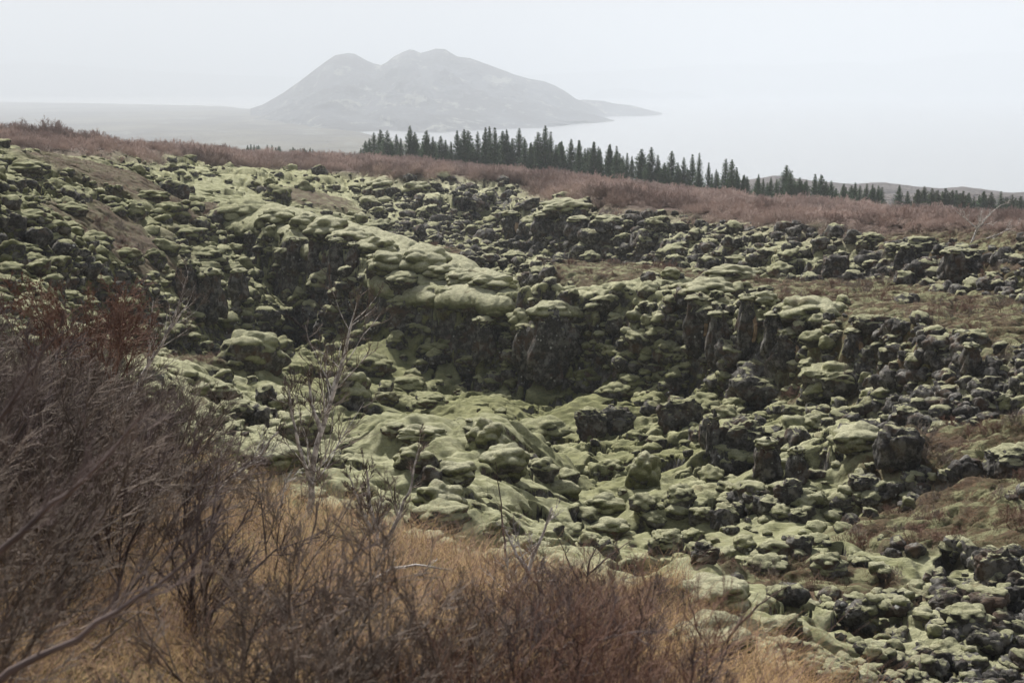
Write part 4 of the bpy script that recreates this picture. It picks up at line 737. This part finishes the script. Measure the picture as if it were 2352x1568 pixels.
# -- far brown birch scrub on the plateau: one mass
hidden = bpy.data.collections.new('scrub_kinds')
for i in range(6):
    me, _ = shrub_mesh('scrub_kind', 40 + i, M_FAR_TWIG, H=1.0, stems=13, n1=9, n2=7, n3=3, spread=1.0, r=.012, fine=1, rt=.0042, width=.42, wob=.2)
    hidden.objects.link(bpy.data.objects.new('scrub_kind', me))
def gn_scatter(name, P, sc, label, cat, seed, coll):
    me = mesh(name, P, []) if False else bpy.data.meshes.new(name)
    me.vertices.add(len(P)); me.vertices.foreach_set('co', P.astype(np.float32).ravel())
    for k, a in (('sc', sc), ('rz', np.random.RandomState(seed).uniform(0, 6.28, len(P)))):
        q = me.attributes.new(k, 'FLOAT', 'POINT'); q.data.foreach_set('value', a.astype(np.float32))
    o = ob(name, me, label=label, cat=cat, kind='stuff')
    g = bpy.data.node_groups.new(name, 'GeometryNodeTree'); g.interface.new_socket('Geometry', in_out='INPUT', socket_type='NodeSocketGeometry'); g.interface.new_socket('Geometry', in_out='OUTPUT', socket_type='NodeSocketGeometry')
    N = g.nodes.new; gi = N('NodeGroupInput'); go = N('NodeGroupOutput'); ip = N('GeometryNodeInstanceOnPoints'); ci = N('GeometryNodeCollectionInfo'); ci.inputs['Collection'].default_value = coll
    ci.inputs['Separate Children'].default_value = True; ci.inputs['Reset Children'].default_value = True; ip.inputs['Pick Instance'].default_value = True
    a1 = N('GeometryNodeInputNamedAttribute'); a1.data_type = 'FLOAT'; a1.inputs['Name'].default_value = 'sc'; a2 = N('GeometryNodeInputNamedAttribute'); a2.data_type = 'FLOAT'; a2.inputs['Name'].default_value = 'rz'
    cx = N('ShaderNodeCombineXYZ'); rv = N('FunctionNodeRandomValue'); rv.data_type = 'INT'
    rv.inputs[4].default_value = 0; rv.inputs[5].default_value = 5
    L = g.links.new; L(gi.outputs[0], ip.inputs['Points']); L(ci.outputs[0], ip.inputs['Instance']); L(a2.outputs[0], cx.inputs[2]); L(cx.outputs[0], ip.inputs['Rotation']); L(a1.outputs[0], ip.inputs['Scale'])
    L(rv.outputs[2], ip.inputs['Instance Index']); L(ip.outputs[0], go.inputs[0])
    o.modifiers.new('scatter', 'NODES').node_group = g; return o
def scrub_points():
    n = 30000; y = 42 + (225 - 42) * RS.rand(n) ** .75; x = RS.uniform(-.46, .46, n) * (y + 6); w = look(GM['shrub'], x, y)
    clump = fb2(x * .09, y * .06, 3, 77) + .5 * fb2(x * .3, y * .3, 2, 78)
    k = (w > .35) & (RS.rand(n) < w * np.interp(y, [40, 100, 225], [1, .8, .42])) & (clump > -.42); x, y, clump = x[k], y[k], clump[k]
    s = (.6 + 1.0 * np.clip(clump + .3, 0, 1)) * RS.uniform(.75, 1.15, len(x)) * np.interp(y, [42, 60, 90, 140, 225], [.36, .48, .82, 1.0, 1.1]); return np.c_[x, y, hz(x, y) - .05], s
Ps, Ss = scrub_points(); print('scrub', len(Ps))
# small scrub on the shelves and heath
n = 5200; hx_ = RS.uniform(-16, 18, n); hy_ = RS.uniform(18, 75, n); hw = look(GM['heath'], hx_, hy_); k = (hw > .5) & (RS.rand(n) < .42) & (fb2(hx_ * .3, hy_ * .3, 2, 79) > -.1)
low = bpy.data.collections.new('low_scrub_kinds')
for i in range(6): low.objects.link(bpy.data.objects.new('low_scrub_kind', shrub_mesh('low_scrub_kind', 50 + i, M_TWIG_RED if i % 2 else M_TWIG_GREY, H=1.0, stems=11, n1=8, n2=6, n3=3, spread=1.0, r=.012, fine=1, rt=.004, width=.42, wob=.2)[0]))
gn_scatter('low_scrub', np.c_[hx_[k], hy_[k], hz(hx_[k], hy_[k]) - .02], RS.uniform(.12, .38, k.sum()), 'low leafless scrub on the brown flats between the rocks', 'scrub', 6, low)
gn_scatter('scrub_undergrowth', Ps, Ss, 'leafless reddish brown birch scrub covering the plateau behind the rocks', 'scrub', 5, hidden)

# -- near brush: separate shrubs
BR = {}
for i in range(5): BR['left', i] = shrub_mesh('bare_shrub', 60 + i, M_TWIG if i % 2 else M_TWIG_GREY, H=1.0, stems=8, n1=8, n2=7, n3=4, spread=.5, r=.010, lean=(.085, 0, .02), rt=.0013)[0]
for i in range(4): BR['red', i] = shrub_mesh('bare_shrub', 70 + i, M_TWIG_RED if i % 2 else M_TWIG, H=1.0, stems=7, n1=6, n2=5, n3=3, spread=.75, r=.0065, lean=(.02, 0, .03), rt=.0015, width=.4)[0]
for i in range(3): BR['grey', i] = shrub_mesh('bare_shrub', 80 + i, M_TWIG_GREY, H=1.0, stems=5, n1=8, n2=6, n3=4, spread=.5, r=.011, lean=(.02, 0, .02), rt=.0016)[0]
PROF = np.array([(-400, 600), (0, 645), (100, 680), (200, 740), (300, 755), (400, 815), (500, 860), (600, 1000), (660, 1170), (700, 1300), (760, 1330), (900, 1340), (1000, 1340), (1100, 1320), (1250, 1255), (1400, 1285), (1500, 1330), (1600, 1440), (1700, 1560), (1800, 1680)])
LABS = {'left': ('dense purple brown leafless shrub in the wind-bent thicket at the lower left', 'shrubs of the lower left thicket'), 'red': ('russet brown leafless shrub in the low brush at the bottom centre', 'shrubs of the bottom centre brush'),
        'grey': ('thin grey leafless shrub rising from the dry yellow grass', 'thin shrubs in the dry grass')}
cnt = {'left': 0, 'red': 0, 'grey': 0}
for tr in range(9000):
    y = math.exp(RS.uniform(math.log(3.0), math.log(27))); x = RS.uniform(-.52, .22) * (y + 1.5)
    z = float(hz(x, y)); px, py, dep = project(x, y, z)
    left = px < 640 + RS.uniform(-60, 60); red = px > 1080 + RS.uniform(-60, 60)
    kd = 'left' if left else 'red' if red else 'grey'
    if cnt[kd] >= {'left': 84, 'red': 62, 'grey': 13}[kd]: continue
    if kd == 'left' and y < 4.2 and RS.rand() < .5: continue
    if kd != 'left' and y < 4.2: continue
    H = {'left': RS.uniform(1.0, 1.9) * np.interp(y, [3, 8, 26], [.55, .9, 1.15]), 'red': RS.uniform(.4, .95), 'grey': RS.uniform(.5, .9)}[kd]
    tx, ty, _ = project(x + (.35 * H if kd == 'left' else .05), y, z + H * (.92 if kd == 'left' else 1.02)); lim = np.interp(tx, PROF[:, 0], PROF[:, 1])
    if ty < lim or (kd == 'red' and py < 1330) or look(GM['fore'], np.array([x]), np.array([y]))[0] < .3 and kd != 'left': continue
    if kd == 'left' and ty > lim + 420 and RS.rand() < .5: continue
    if kd == 'left' and py > 1568 and tx > 250: continue
    if kd == 'left' and py > 1250 and (RS.rand() < .55 or px > 420): continue
    me = BR[kd, RS.randint({'left': 5, 'red': 4, 'grey': 3}[kd])]; cnt[kd] += 1
    ob('bare_shrub', me, loc=(x, y, z), rz=RS.uniform(-.5, .5) if kd == 'left' else RS.uniform(0, 6.28), sc=H, label=LABS[kd][0], cat='shrub', group=LABS[kd][1])
print('brush', cnt)

# -- trees and branches that can be told apart: paths in the picture at a distance
def tree(name, label, paths, Y, r, mat, seed, n1=10, n2=6, n3=4, cat='tree', twig=None, lean=(0, 0, .05), l1=(.18, .4), root=True, parent=None):
    rs = np.random.RandomState(seed); out = []; tw = []
    for q, pth in enumerate(paths):
        A = np.array([at(p[0], p[1], Y + (p[2] if len(p) > 2 else 0)) for p in pth])
        t = np.r_[0, np.cumsum(np.linalg.norm(np.diff(A, axis=0), axis=1))]; tt = np.linspace(0, t[-1], 14); P = np.stack([np.interp(tt, t, A[:, k]) for k in range(3)], 1)
        P[1:-1] += rs.normal(0, .012 * t[-1] / 2, P[1:-1].shape); P = P[None]; ra = r * (1 if q == 0 else .6)
        out.append(tubes(P, [ra], [ra * .22], 7))
        b, d, L, s1 = branch(P, n1 if q == 0 else max(3, n1 // 2), *l1, .65, rs, .22); P1 = grow(b, d, L, 6, .11, .06, rs, lean); rr1 = ra * .25 * (1.1 - .7 * s1); out.append(tubes(P1, rr1, rr1 * .3, 4))
        b, d, L, s2 = branch(P1, n2, .3, .6, .6, rs, .15); P2 = grow(b, d, L, 5, .16, .05, rs, lean); tw.append(tubes(P2, np.full(len(b), r * .11), np.full(len(b), r * .05), 3))
        b, d, L, s3 = branch(P2, n3, .3, .65, .6, rs, .1); P3_ = grow(b, d, L, 3, .16, .04, rs, lean); tw.append(tubes(P3_, np.full(len(b), r * .06), np.full(len(b), r * .04), 3))
    if cat != 'tree' or n1 < 14: out += tw
    o = ob(name, mesh(name, *join(out), mat), label=label, cat=cat)
    if cat == 'tree' and n1 >= 14: ob('twigs', mesh('twigs', *join(tw), twig or M_TWIG), parent=o)
    return o
def gy(px, py): p = hit([px], [py])[0]; return p[1]
tree('birch_tree', 'slender bare birch with a whitish trunk standing clear before the moss boulders', [[(700, 1275), (708, 1180), (716, 1090), (738, 990), (762, 900), (792, 830), (815, 715)], [(714, 1110), (690, 1040), (672, 960), (662, 880)], [(738, 990), (716, 930), (708, 850)]], 13.5, .042, M_BIRCH, 1, n1=22, n2=7, twig=M_TWIG_GREY)
tree('birch_tree', 'forked bare birch with a dark stem and pale upper limbs right of the white one', [[(885, 1400), (872, 1300), (866, 1230), (850, 1150), (842, 1080)], [(870, 1280), (905, 1210), (945, 1120), (962, 1030)], [(868, 1240), (835, 1180), (800, 1090)]], 11.5, .036, M_BIRCH, 2, n1=18, n2=7, twig=M_TWIG_GREY)
tree('birch_tree', 'thin bare birch with a kinked white stem in the middle of the brush', [[(1180, 1530), (1176, 1440), (1180, 1370), (1215, 1310), (1240, 1240), (1268, 1165)], [(1215, 1310), (1185, 1270), (1160, 1215)]], 9.5, .028, M_BIRCH, 3, n1=9, twig=M_TWIG)
tree('dead_branch', 'long pale bent branch lying across the yellow grass', [[(695, 1460), (742, 1420), (800, 1375), (860, 1325), (915, 1302), (965, 1296), (1015, 1306)], [(752, 1412), (748, 1385)]], 8.2, .022, M_BIRCH, 4, n1=4, n2=3, n3=2, cat='branch', l1=(.06, .16))
tree('birch_tree', 'crooked dark birch whose crown reaches over the left end of the chasm', [[(265, 1010), (300, 915), (342, 840), (385, 765), (430, 700)], [(342, 840), (345, 760), (352, 690)], [(385, 765), (415, 690), (432, 620)]], 15, .03, M_BIRCH, 5, n1=16, n2=8, twig=M_TWIG_GREY)
tree('birch_sapling', 'single dark upright sapling against the pale moss ridge', [[(1165, 1300), (1155, 1210), (1146, 1130), (1138, 1060)]], 12.5, .012, M_TWIG, 6, n1=6, n2=3, n3=2, cat='sapling')
tree('birch_sapling', 'bushy dark sapling spreading before the flat moss sheet', [[(1335, 1440), (1345, 1360), (1352, 1300), (1375, 1240)], [(1345, 1360), (1310, 1300), (1285, 1240)], [(1350, 1320), (1400, 1275), (1450, 1240)]], 11, .016, M_TWIG, 7, n1=9, n2=6, cat='sapling')
tree('birch_sapling', 'pale twiggy sapling just left of the white birch trunk', [[(640, 1330), (650, 1250), (640, 1180), (655, 1100)]], 12, .018, M_BIRCH, 8, n1=9, n2=5, cat='sapling')
tree('birch_tree', 'leaning birch with long limbs crossing the lower part of the left thicket', [[(395, 1250), (455, 1180), (520, 1110), (580, 1060), (640, 990)], [(455, 1180), (500, 1085), (515, 1000)]], 10, .024, M_BIRCH, 9, n1=16, n2=7, twig=M_TWIG)
tree('birch_tree', 'dark leaning birch rising through the middle of the left thicket', [[(290, 1290), (340, 1180), (385, 1080), (425, 1000), (450, 930)], [(385, 1080), (365, 980), (375, 900)]], 10.5, .026, M_TWIG_GREY, 10, n1=12, n2=7)
tree('shrub_branch', 'thick blurred dark branch sweeping up from the bottom left corner', [[(-60, 1590), (90, 1510), (220, 1440), (330, 1370), (430, 1290), (520, 1200)]], 3.4, .012, M_TWIG, 11, n1=12, n2=7, n3=4, cat='branch')
tree('shrub_branch', 'short pale grey branch low down near the bottom left corner', [[(215, 1492), (262, 1450), (310, 1412), (350, 1385)]], 4.2, .006, M_TWIG_GREY, 12, n1=4, n2=4, n3=3, cat='branch')
tree('shrub_branch', 'blurred purple branch leaning in from the left margin above the corner', [[(-80, 1330), (20, 1250), (120, 1160), (230, 1060), (330, 950)]], 3.8, .012, M_TWIG, 13, n1=14, n2=8, n3=4, cat='branch')
tree('shrub_branch', 'blurred purple branch near the top of the left thicket', [[(-80, 1080), (-10, 980), (60, 870), (130, 770)]], 4.2, .010, M_TWIG, 14, n1=14, n2=8, n3=4, cat='branch')
tree('shrub_branch', 'dark forked branch standing in the russet brush at the bottom', [[(1640, 1600), (1640, 1520), (1690, 1440), (1740, 1390), (1800, 1350)], [(1640, 1520), (1600, 1440), (1580, 1370)]], 7.5, .014, M_TWIG_GREY, 15, n1=8, n2=5, cat='branch')
tree('birch_tree', 'knotted bare birch with whitish limbs on the plateau near the right margin', [[(2230, 560), (2245, 525), (2275, 490), (2300, 470)], [(2245, 525), (2215, 500), (2190, 480)], [(2230, 560), (2290, 540), (2340, 515)]], 50, .045, M_BIRCH, 16, n1=10, n2=7, twig=M_TWIG_GREY)
tree('birch_tree', 'small crooked birch with whitish stems in the scrub right of centre', [[(2020, 560), (2022, 530), (2035, 500)], [(2022, 545), (2005, 520), (1995, 500)], [(2022, 540), (2050, 520)]], 60, .035, M_BIRCH, 17, n1=7, n2=6, twig=M_TWIG_GREY)
# red-leaved shrubs behind the thicket
for i, (px, py, Y, H, lab) in enumerate([(215, 860, 14, 1.0, 'shrub with rusty dead leaves at the top of the left thicket'), (265, 860, 14.5, .85, 'smaller rusty-leaved shrub right beside the larger one'), (150, 850, 13, .9, 'reddish shrub left of the rusty-leaved pair')]):
    me, tips = shrub_mesh('leafy_shrub', 90 + i, M_TWIG_RED, H=H, stems=8, n1=7, n2=6, n3=4, r=.010, rt=.002); p = at(px, py, Y)
    o = ob('leafy_shrub', me, loc=(p[0], p[1], p[2]), label=lab, cat='shrub')
    rs = np.random.RandomState(i); tp = tips.reshape(-1, 3); tp = tp[rs.rand(len(tp)) < .12]; a = nrm(rs.normal(0, 1, tp.shape)); b = nrm(np.cross(a, rs.normal(0, 1, tp.shape))); L = .022
    V = np.stack([tp, tp + (a + b) * L * .5, tp + a * L * 1.2, tp + (a - b) * L * .5], 1).reshape(-1, 3)
    ob('leaves', mesh('leaves', V, np.arange(len(V)).reshape(-1, 4), M_LEAF), parent=o)

# -- dry grass on the near slope
def grass(name, n, mat, hmin, hmax, w, label, seed, heathy=False):
    rs = np.random.RandomState(seed)
    y = np.exp(rs.uniform(math.log(2.6), math.log(30), n)); x = rs.uniform(-.55, .45, n) * (y + 2)
    if heathy: y = np.exp(rs.uniform(math.log(14), math.log(75), n)); x = rs.uniform(-.42, .42, n) * y
    wgt = look(GM['heath' if heathy else 'fore'], x, y); tuft = fb2(x * 1.6, y * 1.6, 2, seed); k = (wgt > .4) & (tuft + rs.normal(0, .2, n) > -.08); x, y, tuft = x[k], y[k], tuft[k]
    b = np.c_[x, y, hz(x, y) - .02]; a = rs.uniform(0, 6.28, len(x)); d = np.c_[np.cos(a) * .45 + .15, np.sin(a) * .45, np.ones(len(x))]
    L = rs.uniform(hmin, hmax, len(x)) * (1 + tuft) * np.interp(y, [3, 30], [1, 1.15]); d = nrm(d); P = np.empty((len(x), 4, 3)); P[:, 0] = b
    bend = rs.uniform(.1, .55, len(x))[:, None]; side = np.c_[np.cos(a), np.sin(a), np.zeros(len(a))]
    for q in range(1, 4): d = nrm(d + side * bend * .8 + (0, 0, -.28) * bend * q + rs.normal(0, .06, d.shape)); P[:, q] = P[:, q - 1] + d * (L / 3)[:, None]
    W = w * np.interp(y, [3, 10, 30, 70], [1, 1.4, 2.6, 5]); V, q = tubes(P, W, W * .2, 1)
    ob(name, mesh(name, V, q, mat), kind='stuff', label=label, cat='grass')
grass('grass', 230000, M_STRAW, .10, .46, .0013, 'dry straw coloured grass on the near slope', 21)
grass('grass', 90000, M_STRAW2, .08, .22, .0018, 'olive green grass among the dry straw', 22)
grass('grass', 260000, M_HEATH, .05, .16, .0020, 'low russet heath on the flats between the rocks', 23, True)
grass('grass', 90000, M_TWIG_RED, .14, .6, .0013, 'russet stalks of dead herbs in the straw', 24)

# -- spruces
def spruce(seed, slim, mat):
    rs = np.random.RandomState(seed); z = []; r = []
    levels = np.linspace(.05, .97, 30); b = []; d = []; L = []
    for h in levels:
        n = rs.randint(6, 10) if h < .85 else 5; a0 = rs.uniform(0, 6.28); rad = slim * (1 - h) ** .85 * rs.uniform(.72, 1.12) + .012
        for k in range(n):
            a = a0 + k * 6.283 / n + rs.normal(0, .15); l = rad * rs.uniform(.7, 1.15); b.append((0, 0, h + rs.normal(0, .006))); d.append((math.cos(a), math.sin(a), rs.uniform(.0, .35) + .5 * h)); L.append(l)
    b, d, L = np.array(b), np.array(d), np.array(L); P = grow(b, d, L, 5, .05, .02, rs); P[:, 1:, 2] -= .12 * L[:, None] * np.array([.3, .8, .9, .5])
    out = [tubes(P, np.full(len(b), .0028), np.full(len(b), .001), 3)]
    b2, d2, L2, t = branch(P, 16, .22, .55, .8, rs, .05, 1.0); L2 = np.maximum(L2, .012); P2 = grow(b2, d2, L2, 3, .12, -.05, rs); out.append(tubes(P2, np.full(len(b2), .0075), np.full(len(b2), .0030), 1))
    tr = tubes(np.array([[(0, 0, -.05), (0, 0, .5), (0, 0, 1.0)]]), [.013], [.0018], 6)
    return mesh('crown', *join(out), mat), mesh('trunk', *tr, M_BARK)
SPV = [spruce(200 + i, sl, M_NEEDLE) for i, sl in enumerate((.24, .28, .32, .21, .26, .35))]; SPY = [spruce(220 + i, sl, M_NEEDLE_Y) for i, sl in enumerate((.30, .36, .33))]
T1 = [(735, 215), (765, 165), (790, 150), (820, 112), (862, 95), (905, 100), (935, 170), (963, 125), (990, 150), (1050, 70), (1080, 110), (1130, 170), (1155, 100), (1195, 140), (1245, 135), (1275, 160), (1310, 170), (1350, 98), (1372, 150), (1395, 92), (1420, 100), (1450, 190), (1480, 105), (1530, 80), (1555, 72), (1590, 80),
      (1640, 105), (1665, 92), (1700, 150), (1745, 85), (1780, 150), (1820, 175), (1865, 110), (1910, 68), (1945, 105), (1980, 190), (2015, 165), (2075, 155), (2125, 160), (2180, 210), (2220, 170), (2260, 215), (2320, 190)]
T2 = [(30, 132), (60, 175), (105, 143), (130, 165), (190, 152), (225, 162), (280, 198), (305, 215), (355, 178), (405, 168), (440, 208), (475, 250), (512, 188), (545, 250), (575, 222), (620, 205), (655, 198), (705, 248), (745, 283), (793, 228), (825, 233), (850, 273), (885, 315), (905, 320),
      (965, 308), (990, 333), (1030, 328), (1060, 338), (1110, 262), (1132, 292), (1180, 328), (1215, 338), (1260, 308), (1292, 312), (1318, 345), (1345, 343), (1410, 358), (1470, 353), (1495, 368), (1530, 358), (1560, 363), (1590, 368), (1700, 366), (1745, 398)]
T3 = [(1800, 388), (1830, 373), (1870, 383), (1900, 393), (1940, 383), (1975, 393), (1995, 393), (2030, 398), (2060, 408), (2090, 428), (2140, 398), (2180, 403), (2230, 398), (2290, 418), (2335, 425)]
tops = [(x * .36 + 564.5, y * .36 + 263.4, 0) for x, y in T1] + [(x * .44 + 1317, y * .44 + 263.4, 1 if x < 900 else 2) for x, y in T2] + [(x * .44 + 1317, y * .44 + 263.4, 3) for x, y in T3]
BASE = np.array([(820, 362), (900, 368), (1100, 378), (1250, 384), (1400, 382), (1540, 402), (1650, 415), (1730, 432), (1760, 440), (1800, 427), (1890, 440), (2020, 452), (2100, 452), (2180, 478), (2220, 484), (2260, 468), (2352, 462)])
SEG = [('in the dense dark stand before the foot of the mountain', 'spruces of the dense stand'), ('where the row thins out before the open lake', 'spruces where the row thins out'), ('among the scattered ones before the low bluff', 'scattered spruces before the bluff'), ('in the yellow green clump at the right margin', 'young trees at the right margin'),
       ('among the tiny far ones beyond the left scrub', 'tiny spruces beyond the left scrub'), ('in the shaded back row of the dense stand', 'back row of the spruce stand'), ('among the small ones filling the gaps of the thinner row', 'small spruces in the gaps of the row')]
ORD = 'first second third fourth fifth sixth seventh eighth ninth tenth eleventh twelfth thirteenth fourteenth fifteenth sixteenth seventeenth eighteenth nineteenth twentieth'.split()
ORD += ['twenty-' + o for o in ORD[:9]] + ['thirtieth'] + ['thirty-' + o for o in ORD[:9]] + ['fortieth'] + ['forty-' + o for o in ORD[:9]] + ['fiftieth'] + ['fifty-' + o for o in ORD[:9]]
allt = [(x, y, sg, 1.0) for x, y, sg in tops]
for x in RS.uniform(845, 1520, 46): allt.append((x, np.interp(x, [840, 940, 1300, 1520], [325, 318, 322, 372]) + RS.uniform(0, 16), 5, 1.12))
for i, x in enumerate(np.r_[RS.uniform(630, 735, 16), RS.uniform(560, 640, 8)]): allt.append((x, np.interp(x, [550, 640, 740], [330, 336, 343]) + RS.uniform(-3, 5), 4, 1.5))
for x in RS.uniform(2090, 2350, 26): allt.append((x, np.interp(x, [2090, 2180, 2260, 2350], [440, 446, 446, 455]) + RS.uniform(-6, 6), 3, 1.06))
for x in RS.uniform(1480, 2110, 38): allt.append((x, np.interp(x, [1480, 1620, 1760, 1900, 2110], [372, 392, 412, 424, 438]) + RS.uniform(-4, 8), 6, 1.04))
allt.sort(key=lambda t: (t[2], t[0])); cs = {}
for x, ty, sg, f in allt:
    cs[sg] = cs.get(sg, 0) + 1; by = np.interp(x, BASE[:, 0], BASE[:, 1]); Y = np.interp(x, [560, 820, 1400, 1700, 2000, 2352], [200, 200, 188, 172, 172, 176]) * f + RS.uniform(-4, 4)
    b = at(x, by, Y); gz = float(hz(b[0], Y)); top = at(x, ty, Y)[2]; bz = min(gz, b[2]) if sg != 4 else gz; H = top - bz
    if H < .8: H = RS.uniform(1.2, 2.2); bz = top - H
    bz = gz if abs(gz - bz) < 3 else bz; H = top - bz
    vs = SPY if (sg == 3 and RS.rand() < .75) or (sg == 5 and RS.rand() < .12) else SPV; cr, tk = vs[RS.randint(len(vs))]
    nth = 'last' if False else (ORD[cs[sg] - 1] if cs[sg] <= len(ORD) else 'far')
    kindw = 'young tree' if sg == 3 else 'spruce'
    r_ = ob('spruce_tree', None, loc=(b[0], Y, bz), label=f'{nth} {kindw} from the left {SEG[sg][0]}', cat='tree', group=SEG[sg][1])
    w = RS.uniform(.95, 1.45); rz = RS.uniform(0, 6.28)
    a1 = ob('crown', cr, parent=r_, rz=rz, sc=(H * w, H * w, H)); a2 = ob('trunk', tk, parent=r_, sc=(H, H, H))


# ------------------------------------------------------------------ the air
s = bpy.data.materials.new('haze_air'); s.use_nodes = True; t = s.node_tree; t.nodes.clear()
o_ = t.nodes.new('ShaderNodeOutputMaterial'); v_ = t.nodes.new('ShaderNodeVolumePrincipled'); t.links.new(v_.outputs[0], o_.inputs['Volume'])
v_.inputs['Density'].default_value = 0.00045; v_.inputs['Color'].default_value = (.81, .87, .94, 1); v_.inputs['Anisotropy'].default_value = .08
x0, x1, y0_, y1_, z0_, z1_ = -16000, 16000, -300, 18000, LAKE - 14, 460
hv = [(x, y, z) for z in (z0_, z1_) for (x, y) in ((x0, y0_), (x1, y0_), (x1, y1_), (x0, y1_))]
ob('haze', mesh('haze', hv, np.array([[0, 3, 2, 1], [4, 5, 6, 7], [0, 1, 5, 4], [1, 2, 6, 5], [2, 3, 7, 6], [3, 0, 4, 7]]), s, False), kind='stuff', label='pale blue haze filling the air over the lake', cat='haze')
